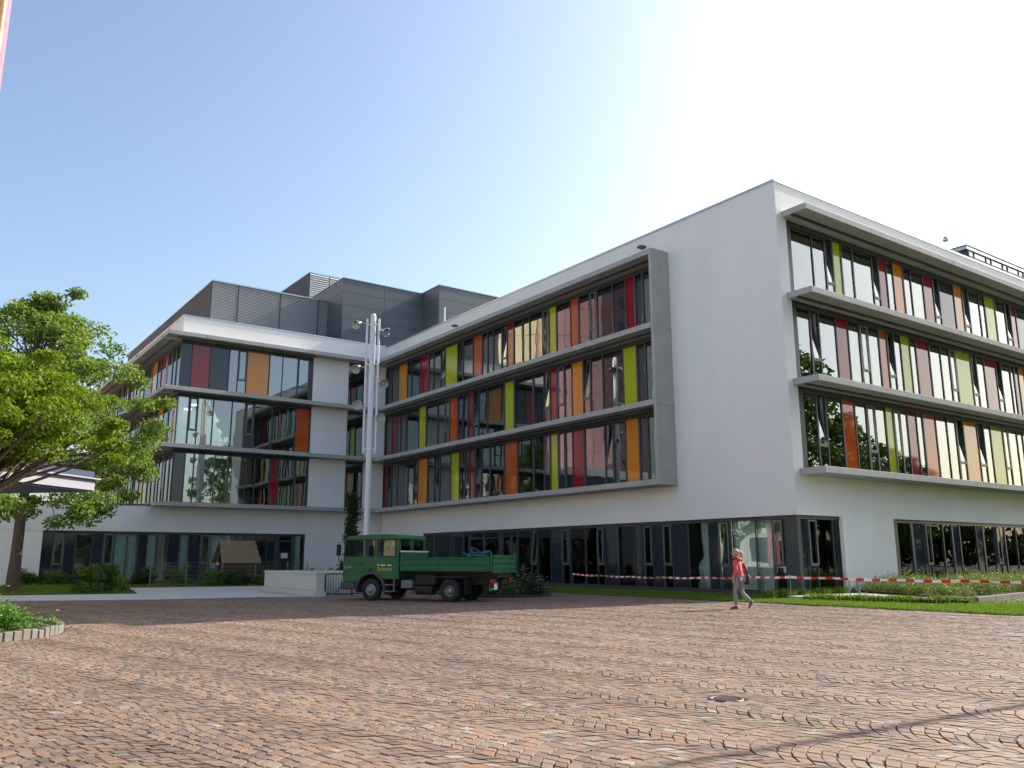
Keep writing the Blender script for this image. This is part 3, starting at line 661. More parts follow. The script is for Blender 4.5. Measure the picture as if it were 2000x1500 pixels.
pl.box(.06, .27, .06, .27, -.1, ZG-.002)
pl.build('plinth', M['frame'], bld)
cube('notice_paper', M['paper'], -7.06, -6.62, L+.165, L+.17, 1.47, 1.79, bld)
# ---- rooms behind the glass
it = MB()
for z in [0.0]+Z:
    it.box(.33, XE-.4, .33, 44.6, z-.12 if z else -.05, z+.10); it.box(-13.85, .33, L+.33, 63.6, z-.12 if z else -.05, z+.10)
it.box(-24.1, -13.86, L+.33, 37.2, -.05, .1)
it.build('floor_plate', M['ceiling'], bld)
iw = MB()
for z0, z1 in ((.1, 4.38), (4.6, 7.87), (8.09, 11.36), (11.58, 14.8)):
    iw.box(5.6, 5.75, 5.6, L+5, z0, z1); iw.box(5.6, XE-.5, 5.45, 5.6, z0, z1)
    iw.box(-13, 5.6, L+5.5, L+5.65, z0, z1); iw.box(-8.2, -8.05, L+5.65, 63, z0, z1)
    for y in (6.3, 12.2, 19.5, 26.1): iw.box(.40, 5.6, y-.08, y+.08, z0, z1)
    for x in (9.3, 15.8, 22.4, 29): iw.box(x-.08, x+.08, .40, 5.45, z0, z1)
    for y in (42, 48, 55): iw.box(-13.8, -8.2, y-.08, y+.08, z0, z1)
    if z0 != 8.09: iw.box(-9.6, -9.45, L+.4, L+5.5, z0, z1)
iw.box(-24, -13.9, 37.0, 37.15, .1, 4.0)
iw.build('room_wall', M['interior'], bld)
lp = [(-10.29, 38.74), (-10.31, 36.76), (-8.31, 36.59), (-6.28, 38.59), (-6.39, 36.52), (-8.24, 38.61), (-12.35, 36.76), (-12.3, 38.7)]
for x, y in lp:
    b = MB(); b.lathe([(.0, -.06), (.2, -.06), (.24, -.03), (.24, 0), (.0, 0)], (0, 0, 0), (0, 0, 1), 20); b.build('ceiling_lamp', M['lamp'], bld, (x, y, 11.355))
# tables in the dining room seen through the panes
for x, y in ((-11.2, 35.2), (-8.9, 35.3), (-7.4, 36.2)):
    b = MB(); b.box(-.45, .45, -.4, .4, .70, .74); [b.box(a-.02, a+.02, c-.02, c+.02, 0, .70) for a in (-.4, .4) for c in (-.35, .35)]
    b.build('table', M['ceiling'], bld, (x, y, 8.09))

# ---- roof structures
LY = L+3.0; LZ = 20.1; ls = -11.81; le = -2.2
pr = MB(); pr.box(ls+.02, le, LY+.15, 63, 15.3, LZ-.1); pr.build('plant_room', M['greyrender'], bld)
b = MB(); b.box(ls-.03, le, LY-.03, 63.1, LZ-.1, LZ); b.build('plant_room_coping', M['coping'], bld)
edges = [ls, -10.0, -7.0, -4.15, -2.9]
for a, c in zip(edges[:-1], edges[1:]):
    b = MB()
    nsl = 44; z0 = 15.35; st = (LZ-.12-z0)/nsl
    for q in range(nsl):
        z = z0+q*st
        b.add([(a+.03, LY+.10, z+st*.95), (c-.03, LY+.10, z+st*.95), (c-.03, LY, z+st*.25), (a+.03, LY, z+st*.25), (c-.03, LY+.02, z), (a+.03, LY+.02, z)], [(0, 1, 2, 3), (3, 2, 4, 5)])
    b.build('louvre_panel', M['louvre'], bld)
lr = MB()
for a in edges[1:-1]: lr = MB(); lr.box(a-.03, a+.03, LY-.01, LY+.12, 15.3, LZ-.1); lr.build('louvre_post', M['frame'], bld)
def clad(name, x0, x1, y0, y1, z0, z1, cols, rows, parent, front=True, side=True):
    core = MB(); core.box(x0+.03, x1, y0+.03, y1, z0, z1-.03); o = core.build(name, M['frame'], parent)
    cw = (x1-x0)/cols; rh = (z1-.08-z0)/rows
    for i in range(cols):
        for j in range(rows):
            cube('cladding_panel', M['cladding'], x0+i*cw+(.012 if i else 0), x0+(i+1)*cw-.012, y0, y0+.028, z0+j*rh+.01, z0+(j+1)*rh-.01, o)
    if side:
        sn = max(1, int((y1-y0)/3.2)); sw = (y1-y0-.03)/sn
        for i in range(sn):
            for j in range(rows):
                cube('cladding_panel', M['cladding'], x0, x0+.028, y0+.03+i*sw+.012, y0+.03+(i+1)*sw-.012, z0+j*rh+.01, z0+(j+1)*rh-.01, o)
    b = MB(); b.box(x0-.04, x1+.04, y0-.04, y1, z1-.06, z1); b.build('roof_edge', M['coping'], o)
    return o
clad('stair_tower', -3.42, 3.13, L+.35, 44, 15.32, 21.2, 2, 6, bld)
clad('lift_tower', 3.14, 10.5, 31.8, 44.1, 15.32, 21.28, 2, 6, bld)
b = MB(); b.box(-3.35, 4, L+7, 60, 19.9, 23.4); o = b.build('chimney_room', M['greyrender'], bld)
b = MB(); b.box(-3.4, 4.05, L+6.93, 60.1, 23.4, 23.5); b.build('roof_edge', M['coping'], o)
for a, c in ((-3.33, -1.75), (-1.69, .9), (.96, 3.9)):
    b = MB()
    for q in range(20):
        z = 20.0+q*.17
        b.add([(a, L+6.98, z+.16), (c, L+6.98, z+.16), (c, L+6.88, z+.04), (a, L+6.88, z+.04), (c, L+6.9, z), (a, L+6.9, z)], [(0, 1, 2, 3), (3, 2, 4, 5)])
    b.build('louvre_panel', M['louvre'], o)
# glazed roof pavilion over the right wing
b = MB(); b.box(26.6, 41, 5.0, 14, 20.93, 21.15); o = b.build('roof_pavilion', M['coping'], bld)
b = MB(); b.box(26.55, 41.05, 4.95, 14.05, 21.152, 21.21); b.build('roof_edge', M['frame'], o)
b = MB(); b.box(27.2, 40.5, 7.5, 13.5, 15.3, 20.92); b.build('pavilion_core', M['ceiling'], o)
b = MB(); x = 26.95; xs = []
while x < 40.6:
    b.box(x-.04, x+.04, 5.05, 5.17, 15.3, 20.92); xs.append(x); x += 1.6 if len(xs) % 2 == 0 else .7
b.box(26.95, 40.6, 5.06, 5.16, 20.5, 20.56); b.box(26.91, 26.99, 5.17, 13, 15.3, 20.92); b.build('pavilion_frame', M['frame'], o)
for a, c in zip(xs[:-1], xs[1:]): cube('glass_pane', M['glass'], a+.041, c-.041, 5.10, 5.115, 15.4, 20.92, o)

# ================================================================== FLOODLIGHT MAST
MX, MY = -8.38, 18.98
mast = empty('floodlight_mast', 'tall white steel mast with six round floodlights behind the green truck', 'light mast', (MX, MY, 0))
b = MB(); b.tube([(0,0,0), (0,0,4), (0,0,13.82)], [.155, .15, .14], 20); b.tube([(0,0,13.82), (0,0,13.95)], [.15, .09], 20); b.tube([(0,0,0), (0,0,.12)], .3, 16)
b.build('pole', M['mast'], mast)
RX, RY = math.cos(YAW), -math.sin(YAW)
for sgn in (-1, 1):
    b = MB(); b.tube([(sgn*RX*.31, sgn*RY*.31, 6.62), (sgn*RX*.31, sgn*RY*.31, 13.68)], .055, 10); b.build('side_tube', M['mast'], mast)
b = MB()
for z in (13.37, 11.23, 9.05, 6.85): b.tube([(-RX*.33, -RY*.33, z), (RX*.33, RY*.33, z)], .045, 8)
b.build('cross_tube', M['mast'], mast)
for x, y, z, dx, dy, dz in ((-9.09,19.32,13.38,-.8,-.35,-.5), (-7.85,18.72,13.03,.25,-.8,-.5), (-9.04,19.3,11.04,-.7,-.4,-.6), (-7.87,18.73,10.28,.0,-.9,-.42), (-9.0,19.28,9.06,-.35,-.93,-.12), (-7.94,18.76,8.43,-.3,-.95,-.12)):
    c = Vector((x-MX, y-MY, z)); d = Vector((dx, dy, dz)).normalized(); b = MB(); q = .78
    b.lathe([(r_*q, z_*q) for r_, z_ in [(.0, -.30), (.07, -.30), (.10, -.22), (.10, -.12), (.17, -.05), (.26, .08), (.31, .22), (.325, .24), (.31, .25), (.29, .22), (.24, .09), (.15, -.02), (.0, -.06)]], c, d, 24)
    s = -1 if c.x*RX+c.y*RY < 0 else 1; r = Vector((s*RX*.31, s*RY*.31, z+.02))
    b.tube([r, (r+c)/2+Vector((0,0,.04)), c-d*.16], .025, 8)
    o = b.build('floodlight', M['lampmetal'], mast)
    g2 = MB(); g2.lathe([(.27*q, .17*q), (.15*q, .10*q), (.0, .08*q)], c, d, 24); g2.build('lens', M['lampglass'], o)
    g3 = MB(); g3.lathe([(.05*q, -.05*q), (.06*q, .12*q), (.0, .17*q)], c, d, 12); g3.build('bulb', M['white'], o)

# ================================================================== TRUCK   (x forward, y to its left, z up; left flank at y = 0)
truck = empty('tipper_truck', 'green crew cab tipper truck with dropsides parked in the shade before the entrance', 'truck', (-13.78, 7.49, 0), rz=math.atan2(.84837, -.52941))
TWD = 2.0; G = M['green']
b = MB()
# lower cab shell: side skins with the wheel arch cut out, cross panels, floor
def arch(cx, cz, r, a0, a1, n=10): return [(cx+r*math.cos(R(a0+(a1-a0)*i/n)), cz+r*math.sin(R(a0+(a1-a0)*i/n))) for i in range(n+1)]
low = [(1.12, .62), (1.14, 1.0), (1.13, 1.49), (-1.09, 1.49), (-1.11, .73)]+arch(0, .36, .56, 140, 12, 12)+[(.58, .62)]
for y0, y1 in ((-.04, 0), (-TWD, -TWD+.04)): b.prism(low, 'y', y0, y1)
b.box(1.06, 1.12, -TWD+.04, -.04, .62, 1.44); b.box(-1.11, -1.05, -TWD+.04, -.04, .73, 1.47)
b.box(-1.05, 1.06, -TWD+.04, -.04, .92, .96)
cab = b.build('cab', G, truck, bevel=.012)
for y0, y1 in ((-.045, -.004), (-TWD+.004, -TWD+.045)):
    for pa, pb, wd in (((1.10, 1.48), (1.03, 2.10), .07), ((.26, 1.48), (.25, 2.10), .07), ((-.21, 1.48), (-.21, 2.10), .10), ((-1.035, 1.48), (-1.035, 2.10), .10)):
        b = MB(); b.prism([(pa[0]-wd/2, pa[1]), (pa[0]+wd/2, pa[1]), (pb[0]+wd/2, pb[1]), (pb[0]-wd/2, pb[1])], 'y', y0, y1); b.build('window_pillar', G, cab, bevel=.012)
b = MB(); b.box(-1.085, -1.045, -TWD+.05, -.05, 1.46, 1.52); b.box(-1.085, -1.045, -1.08, -.92, 1.52, 2.10)
for y in (-.12, -TWD+.12): b.box(-1.085, -1.045, y-.07, y+.07, 1.52, 2.10)
b.build('rear_window_frame', G, cab, bevel=.012)
b = MB(); b.prism([(1.08, 2.05), (1.06, 2.12), (.92, 2.185), (.2, 2.235), (-.6, 2.25), (-1.0, 2.22), (-1.10, 2.13), (-1.10, 2.05)], 'y', -TWD-.01, .01)
b.build('roof', G, cab, bevel=.035)
for n, x0, x1 in (('front', .32, 1.07), ('middle', -.15, .20), ('rear', -.97, -.28)):
    mb = MB(); sl = .05 if n == 'front' else 0
    mb.prism([(x0, 1.495), (x1, 1.495), (x1-sl, 2.05), (x0, 2.05)], 'y', -.028, -.020); mb.build('side_window', M['truckglass'], cab)
    mb = MB(); mb.prism([(x0, 1.495), (x1, 1.495), (x1-sl, 2.05), (x0, 2.05)], 'y', -TWD+.020, -TWD+.028); mb.build('side_window', M['truckglass'], cab)
    fr = MB(); t = .022
    for pa, pb in (((x0, 1.50), (x1, 1.50)), ((x1, 1.50), (x1-sl, 2.05)), ((x1-sl, 2.05), (x0, 2.05)), ((x0, 2.05), (x0, 1.50))): fr.bar((pa[0], .001, pa[1]), (pb[0], .001, pb[1]), .02, t)
    fr.build('window_seal', M['black'], cab)
for y0, y1 in ((-.86, -.20), (-TWD+.20, -1.14)):
    mb = MB(); mb.box(-1.072, -1.062, y0, y1, 1.55, 2.03); mb.build('rear_window', M['truckglass'], cab)
mb = MB(); mb.add([(1.125, -.06, 1.46), (1.125, -TWD+.06, 1.46), (1.055, -TWD+.06, 2.06), (1.055, -.06, 2.06)], [(0,1,2,3)]); mb.build('windscreen', M['truckglass'], cab)
# doors: raised skins with shut lines and handles
for x0, x1 in ((.27, 1.08), (-1.03, -.26)):
    mb = MB(); zb = .78 if x0 < 0 else .95
    poly = [(x0, zb), (x1, zb), (x1, 1.47), (x0, 1.47)] if x0 < 0 else [(.56, .66), (x1, .66), (x1, 1.47), (x0, 1.47), (x0, .90)]
    mb.prism(poly, 'y', 0.0005, .010); d = mb.build('cab_door', G, truck)
    mb = MB(); hx = x0+.08 if x0 > 0 else x0+.12; mb.box(hx, hx+.15, .012, .035, 1.21, 1.25); mb.build('handle', M['black'], d)
mb = MB(); mb.box(-.06, .08, .004, .014, 1.0, 1.08); mb.build('side_vent', M['black'], truck)
# seats and dash
mb = MB()
for x in (.25, -.65):
    for y in (-.5, -1.5): mb.box(x-.12, x, y-.25, y+.25, 1.2, 1.85); mb.box(x, x+.4, y-.25, y+.25, 1.1, 1.25)
mb.box(.8, 1.05, -1.9, -.1, 1.2, 1.5); mb.build('seat', M['seat'], truck, bevel=.03)
# bumper, step, front lights, mirrors, wiper side trim
mb = MB(); mb.box(.62, 1.22, -TWD-.02, .02, .36, .61); mb.build('bumper', M['plasticgrey'], truck, bevel=.04)
for y in (-.28, -TWD+.28):
    mb = MB(); mb.box(1.205, 1.235, y-.17, y+.17, .42, .56); mb.build('headlight', M['lampglass'], truck, bevel=.02)
mb = MB(); mb.box(1.11, 1.145, -1.8, -.2, .7, 1.2); mb.build('grille', M['black'], truck, bevel=.01)
for y, s in ((.0, 1), (-TWD, -1)):
    mb = MB(); mb.tube([(1.08, y, 2.0), (1.24, y+s*.14, 1.98), (1.24, y+s*.14, 1.3), (1.1, y, 1.28)], .014, 6)
    mb.box(1.20, 1.26, y+s*.05, y+s*.25, 1.52, 1.9); mb.build('mirror', M['black'], truck, bevel=.015)
mb = MB(); outer = arch(0, .36, .60, 195, -10, 16); inner = arch(0, .36, .53, -10, 195, 16)
mb.prism(outer+inner, 'y', -.35, .03); mb.build('mudguard', M['plasticgrey'], truck)
mb = MB(); mb.box(-.95, -.45, -.28, .0, .52, .55); mb.box(-.95, -.45, -.26, .0, .30, .33); mb.box(-.93, -.90, -.1, -.02, .3, .72); mb.build('step', M['tank'], truck)
# chassis
mb = MB()
for y in (-.62, -TWD+.62): mb.box(-4.5, 1.0, y-.05, y+.05, .55, .78)
for x in (-.9, -1.9, -2.4, -3.6, -4.4): mb.box(x-.05, x+.05, -1.4, -.6, .56, .74)
mb.box(-4.6, -1.15, -1.55, -.45, .78, .98); mb.tube([(0, -1.9, .33), (0, -.1, .33)], .07, 10); mb.tube([(-3.03, -1.9, .34), (-3.03, -.1, .34)], .08, 10); mb.lathe([(.0,-.2),(.16,-.1),(.16,.1),(.0,.2)], (-3.03, -1, .34), (1,0,0), 12)
mb.box(-2.4, -1.15, -1.6, -.5, .35, .6); mb.tube([(-1.2, -1, .45), (-3, -1, .36)], .05, 8)
mb.build('chassis', M['chassis'], truck)
mb = MB(); mb.box(-1.62, -1.18, -.42, -.05, .42, .70); mb.build('battery_box', M['tank'], truck, bevel=.03)
mb = MB(); mb.tube([(-1.72, -.25, .38), (-2.35, -.25, .38)], .17, 18); mb.build('air_tank', M['chassis'], truck)
mb = MB(); mb.box(-2.5, -1.75, -.40, -.04, .55, .86); mb.build('tool_box', M['chassis'], truck, bevel=.02)
def wheel(x, y, s, dual=False):
    o = None
    b = MB(); rr = .37; wd = .22
    prof = [(.20, -wd/2), (.33, -wd/2), (.36, -wd/2+.03), (rr, -wd/2+.06), (rr, wd/2-.06), (.36, wd/2-.03), (.33, wd/2), (.20, wd/2), (.20, -wd/2)]
    b.lathe(prof, (0, 0, 0), (0, s, 0), 32)
    for q in range(32):
        a = 2*math.pi*q/32; p = Vector((math.cos(a), 0, math.sin(a)))
        b.obox(p*(rr+.004), Vector((-math.sin(a), 0, math.cos(a)))*.022, (0, wd*.32, 0), p*.008)
    w_ = empty_part('wheel', truck, (x, y, .365))
    b.build('tyre', M['black'], w_)
    b = MB()
    if dual: b.lathe([(.205, .09), (.19, .05), (.16, -.02), (.10, -.04), (.09, .05), (.05, .08), (0, .08)], (0, 0, 0), (0, s, 0), 24)
    else: b.lathe([(.205, .09), (.18, .075), (.15, .09), (.09, .13), (.08, .17), (.0, .175)], (0, 0, 0), (0, s, 0), 24)
    for q in range(8):
        a = 2*math.pi*q/8; c = Vector((math.cos(a)*.12, s*(.105 if not dual else -.02), math.sin(a)*.12)); b.lathe([(.016, 0), (.016, .03), (0, .03)], c, (0, s, 0), 6)
    b.build('rim', M['rim'] , w_)
    if dual:
        b = MB(); b.lathe([(r, z-.27) for r, z in prof], (0, 0, 0), (0, s, 0), 28); b.build('inner_tyre', M['black'], w_)
def empty_part(name, parent, loc):
    o = bpy.data.objects.new(name, None); COL.objects.link(o); o.parent = parent; o.location = loc; o.empty_display_size = .1
    return o
wheel(0, -.14, 1); wheel(0, -TWD+.14, -1); wheel(-3.03, -.14, 1, True); wheel(-3.03, -TWD+.14, -1, True)
mb = MB(); mb.box(-3.62, -3.60, -.55, -.02, .25, .75); mb.box(-3.62, -3.60, -TWD+.02, -TWD+.55, .25, .75); mb.box(-3.62, -2.5, -.5, -.03, .78, .82); mb.build('mud_flap', M['black'], truck)
# load bed
BG = M['green_bed']
mb = MB(); mb.box(-4.63, -1.19, -TWD+.01, -.02, .99, 1.05); mb.build('bed_floor', BG, truck)
def dropside(p, q, z0, z1, out, name):
    p, q = Vector(p), Vector(q); n = Vector(out); mb = MB(); h = z1-z0
    # ribbed profile
    prof = [(0, 0), (.03, 0), (.03, .07), (.008, .10), (.008, .15), (.03, .18), (.03, .25), (.008, .28), (.008, .33), (.03, .36), (.035, h), (0, h)]
    vs = []
    for e in (p, q): vs += [e+n*a+Vector((0, 0, z0+c)) for a, c in prof]
    k = len(prof); fs = [(i, (i+1) % k, k+(i+1) % k, k+i) for i in range(k)]+[tuple(range(k)), tuple(reversed(range(k, 2*k)))]
    mb.add(vs, fs); return mb.build(name, BG, truck)
dropside((-1.22, -.02, 0), (-2.52, -.02, 0), 1.04, 1.44, (0, 1, 0), 'dropside'); dropside((-2.56, -.02, 0), (-4.40, -.02, 0), 1.04, 1.45, (0, 1, 0), 'dropside')
dropside((-1.22, -TWD+.02, 0), (-4.6, -TWD+.02, 0), 1.04, 1.45, (0, -1, 0), 'dropside'); dropside((-4.62, -.03, 0), (-4.62, -TWD+.03, 0), 1.07, 1.52, (-1, 0, 0), 'tailgate')
for x, y in ((-2.54, -.01), (-4.56, -.02), (-4.56, -TWD+.02), (-1.2, -.02), (-1.2, -TWD+.02)):
    mb = MB(); mb.box(x-.035, x+.035, y-.03, y+.03, .99, 1.46 if x > -4 else 1.60); mb.build('bed_post', BG, truck, bevel=.008)
mb = MB(); mb.box(-4.50, -4.42, -.01, .03, 1.08, 1.50); mb.build('latch', BG, truck, bevel=.008)
mb = MB(); mb.box(-1.19, -1.15, -TWD+.05, -.05, 1.05, 1.62); mb.build('headboard', BG, truck)
mb = MB(); mb.box(-1.21, -1.14, -TWD+.03, -.03, 1.63, 1.68); mb.build('headboard_rail', M['mast'], truck)
mb = MB(); mb.box(-4.66, -4.58, -TWD+.03, -.03, .94, 1.03); mb.build('rear_beam', BG, truck)
for y in (-.25, -TWD+.25):
    mb = MB(); mb.box(-4.56, -4.50, y-.17, y+.17, .62, .74); mb.build('tail_light', M['redlens'], truck, bevel=.01)
mb = MB(); mb.box(-4.545, -4.535, -.56, -.30, .40, .60); mb.build('number_plate', M['white'], truck)
mb = MB(); mb.box(-4.62, -4.45, -1.15, -.85, .42, .72); mb.tube([(-4.4, -1, .55), (-4.75, -1, .55)], .05, 10); mb.box(-4.5, -4.42, -1.8, -.2, .55, .66); mb.build('tow_hitch', M['chassis'], truck)
# lettering on the flank
def text_mesh(txt, size, m, name, parent, loc, rot, ext=.002):
    cu = bpy.data.curves.new(name, 'FONT'); cu.body = txt; cu.size = size; cu.extrude = ext
    t = bpy.data.objects.new(name, cu); COL.objects.link(t); bpy.context.view_layer.update()
    me = bpy.data.meshes.new_from_object(t.evaluated_get(bpy.context.evaluated_depsgraph_get())); bpy.data.objects.remove(t); bpy.data.curves.remove(cu)
    me.materials.clear(); me.materials.append(m); o = link(name, me, parent, loc); o.rotation_euler = rot; return o
# reading direction runs from the front of the truck to its tail on the left flank
text_mesh('Schmitt', .19, M['yellow'], 'lettering', truck, (-.275, .014, 1.0), (R(90), 0, R(180)))
mb = MB(); mb.box(-.33, -.28, .0115, .014, 1.17, 1.22); mb.box(-.58, -.41, .0115, .014, 1.17, 1.21); mb.box(-.85, -.67, .0115, .014, 1.17, 1.21); mb.build('phone_line', M['white'], truck)
text_mesh('S', .14, M['white'], 'side_badge', truck, (1.06, .014, 1.08), (R(90), 0, R(180)))
mb = MB(); mb.box(.83, .93, .0115, .014, 1.10, 1.15); mb.box(.75, .80, .0115, .014, 1.10, 1.15); mb.build('model_badge', M['rim'], truck)
# ---- coiled hose lying on the bed: its own thing
TM = truck.matrix_basis
hose = empty('hose_coil', 'heap of coiled teal blue hose on the bed of the green truck', 'hose', TM @ Vector((-3.75, -.75, 1.05)), rz=truck.rotation_euler.z)
rng = random.Random(4)
for q in range(12):
    r = rng.uniform(.22, .36); c = Vector((rng.uniform(-.45, .35), rng.uniform(-.3, .3), .16+q*.03)); tx, ty = rng.uniform(-.9, .9), rng.uniform(-1.6, 1.6)
    pts = []
    for k in range(22):
        a = 2*math.pi*k/22; x, y = r*math.cos(a), r*math.sin(a)*.9; pts.append(c+Vector((x, y, x*ty*.6+y*tx*.6)))
    b = MB(); b.tube(pts, .026, 7, closed=True); b.build('hose_loop', M['hose'], hose)

# ================================================================== STREET FURNITURE
# ---- barrier tape between thin pins
TP = [(-4.65, -2.94), (-.55, 12.5), (-4.3, -14.5)]
tops = {0: .83, 1: .66, 2: .95}
for i, lab in enumerate(('thin steel pin in the grass verge holding the striped tape near the walking woman', 'thin pin by the dark glazing where the striped tape ends', 'thin steel pin at the right edge of the verge holding the striped tape')):
    x, y = TP[i]; b = MB(); b.tube([(x, y, -.2), (x+.01, y, tops[i]+.09)], .011, 7); b.tube([(x+.008, y, tops[i]-.03), (x+.008, y, tops[i]+.03)], .016, 7)
    tag(b.build('barrier_pin', M['steel']), lab, 'stake', 'pins holding the barrier tape')
def tape(i, j, label, seg=.245):
    a, c = Vector((*TP[i], tops[i])), Vector((*TP[j], tops[j])); n = int((c-a).length/seg); b = MB(); hw = .04
    def P(t):
        p = a.lerp(c, t); p.z -= .09*4*t*(1-t)+.012*math.sin(t*37); return p
    for k in range(n):
        p, q = P(k/n), P((k+1)/n); d = (q-p).normalized(); s = Vector((d.y, -d.x, 0))
        t0, t1 = .7*math.sin(k*.33), .7*math.sin((k+1)*.33)
        u0 = Vector((0, 0, math.cos(t0)))+s*math.sin(t0); u1 = Vector((0, 0, math.cos(t1)))+s*math.sin(t1); th = s*.0012
        b.add([p-u0*hw, q-u1*hw, q+u1*hw, p+u0*hw, p-u0*hw+th, q-u1*hw+th, q+u1*hw+th, p+u0*hw+th], [(0,1,2,3), (7,6,5,4), (0,1,5,4), (3,2,6,7)], k % 2)
    tag(b.build('barrier_tape', [M['tape_white'], M['tape_red']]), label, 'barrier tape', 'stretches of red and white barrier tape')
tape(0, 1, 'red and white barrier tape running from the woman back along the dark glazing')
tape(0, 2, 'red and white barrier tape running right across the herbs and the right wing')
# ---- bicycle racks
def rack(x, y, dx, dy, lab):
    b = MB(); w_, h = .17, .64; d = Vector((dx, dy, 0)).normalized(); c = Vector((x, y, 0)); pts = [c-d*w_]
    for k in range(9):
        a = math.pi-math.pi*k/8; s = .06
        ctr = c+d*(-(w_-s) if k < 4.5 else (w_-s)); pts.append(ctr+d*math.cos(a)*s+Vector((0, 0, h-s+math.sin(a)*s)))
    pts.append(c+d*w_); b.tube(pts, .021, 10)
    tag(b.build('bicycle_rack', M['steel']), lab, 'bicycle rack', 'steel hoop racks')
rack(.86, -1.57, .79, -.61, 'steel bicycle hoop on the pale slab at the white corner wall')
rack(2.62, -.75, .79, -.61, 'steel bicycle hoop half hidden by the herbs before the white wall')
# ---- manhole and drain
b = MB(); b.lathe([(.0, -.012), (.15, -.012), (.155, -.004), (.18, -.004), (.18, -.03)], (-20.14, -13.54, 0), (0, 0, 1), 28)
for k in range(-4, 5):
    l = math.sqrt(max(.0, .12**2-(k*.026)**2)); b.box(-20.14-l, -20.14+l, -13.54+k*.026-.007, -13.54+k*.026+.007, -.012, -.003)
tag(b.build('drain_cover', M['castiron']), 'round ribbed iron drain cover set in the cobbles', 'drain cover')
b = MB(); b.box(-10.5, -9.7, -12.35, -11.55, -.03, .004); tag(b.build('access_cover', M['castiron'], bevel=.005), 'flat grey access cover in the cobbles at the right edge', 'cover')
# ---- ramp parapet and gate
ramp = empty('ramp_parapet', 'low pale concrete parapet around the basement ramp left of the truck', 'low wall', (0, 0, 0))
def wallseg(p, q, th, z0, z1, name, par, m):
    p, q = Vector((*p, 0)), Vector((*q, 0)); d = (q-p).normalized(); n = Vector((-d.y, d.x, 0))*th; b = MB()
    b.prism([(v.x, v.y) for v in (p, q, q-n, p-n)], 'z', z0, z1); return b.build(name, m, par, bevel=.012)
wallseg((-14.03, 11.55), (-13.62, 18.39), .32, .20, .84, 'side_wall', ramp, M['rampwall'])
wallseg((-14.10, 11.50), (-13.69, 18.42), .45, -.1, .19, 'plinth', ramp, M['rampwall'])
wallseg((-14.07, 11.52), (-13.66, 18.42), .40, .842, .90, 'capping', ramp, M['rampwall'])
wallseg((-13.28, 18.08), (-10.6, 17.9), .3, -.1, .90, 'back_wall', ramp, M['rampwall'])
wallseg((-10.9, 17.58), (-11.2, 11.3), .3, -.1, .90, 'side_wall', ramp, M['rampwall'])
gate = empty('ramp_gate', 'dark barred gate with diagonal brace closing the ramp beside the truck cab', 'gate')
A, B_ = Vector((-13.68, 11.50, 0)), Vector((-11.55, 11.15, 0)); gd = (B_-A).normalized(); mid = A+gd*1.02
for p, q in ((A, mid), (mid+gd*.04, B_)):
    b = MB(); b.bar(p+Vector((0,0,.84)), q+Vector((0,0,.84)), .04); b.bar(p+Vector((0,0,.08)), q+Vector((0,0,.08)), .04); b.bar(p+Vector((0,0,.02)), p+Vector((0,0,.86)), .04); b.bar(q+Vector((0,0,.02)), q+Vector((0,0,.86)), .04)
    b.build('gate_frame', M['gate'], gate)
    b = MB(); b.bar(p.lerp(q, .36)+Vector((0,0,.08)), p.lerp(q, .97)+Vector((0,0,.83)), .03); b.build('brace', M['gate'], gate)
    for k in range(1, 10):
        b = MB(); c = p.lerp(q, k/10); b.bar(c+Vector((0,0,.10)), c+Vector((0,0,.82)), .014); b.build('gate_bar', M['gate'], gate)
# ---- wire mesh fence
fence = empty('mesh_fence', 'thin wire mesh fence around the kindergarten lawn before the left wing', 'fence')
fy = 27.5
def fpost(x):
    b = MB(); b.tube([(x, fy, 0), (x, fy, 1.28)], .026, 8); b.build('fence_post', M['wire'], fence)
xs = [-16.4, -14.6, -12.75, -10.9, -9.05, -7.9]
for x in xs: fpost(x)
for a, c in zip(xs[:-1], xs[1:]):
    b = MB()
    for z in (.12, .35, .58, .81, 1.04, 1.25): b.bar((a, fy, z), (c, fy, z), .010)
    n = int((c-a)/.11)
    for k in range(1, n): x = a+(c-a)*k/n; b.bar((x, fy+.008, .1), (x, fy+.008, 1.26), .006)
    b.build('mesh_panel', M['wire'], fence)
# ---- playhouse
ph = empty('playhouse', 'small wooden playhouse with plank roof behind the mesh fence', 'playhouse', (0, 0, 0))
x0, x1, yf, yr, yb, ze, zr = -12.45, -10.55, 28.0, 29.0, 30.0, 1.18, 2.42
npk = 11
for side, ye in ((0, yf), (1, yb)):
    for k in range(npk):
        a, c = k/npk, (k+.93)/npk; b = MB(); sg = -1 if side == 0 else 1
        p0 = (ye+(yr-ye)*a, ze+(zr-ze)*a); p1 = (ye+(yr-ye)*c, ze+(zr-ze)*c); t = .022
        fl_ = .18*(1-k/npk)
        b.prism([(p0[0], p0[1]+.012), (p1[0], p1[1]-.004), (p1[0], p1[1]+t-.004), (p0[0], p0[1]+t+.012)], 'x', x0-.12+.10*(k/npk)-.05, x1+.12-.10*(k/npk)+.02*((k*7) % 3)); b.build('roof_plank', M['wood'], ph)
for z in np.arange(.05, 1.2, .13):
    for y in (yf+.15, yb-.15):
        b = MB(); b.box(x0+.05, x1-.05, y-.02, y+.02, z, z+.12); b.build('wall_board', M['wood_dark'], ph)
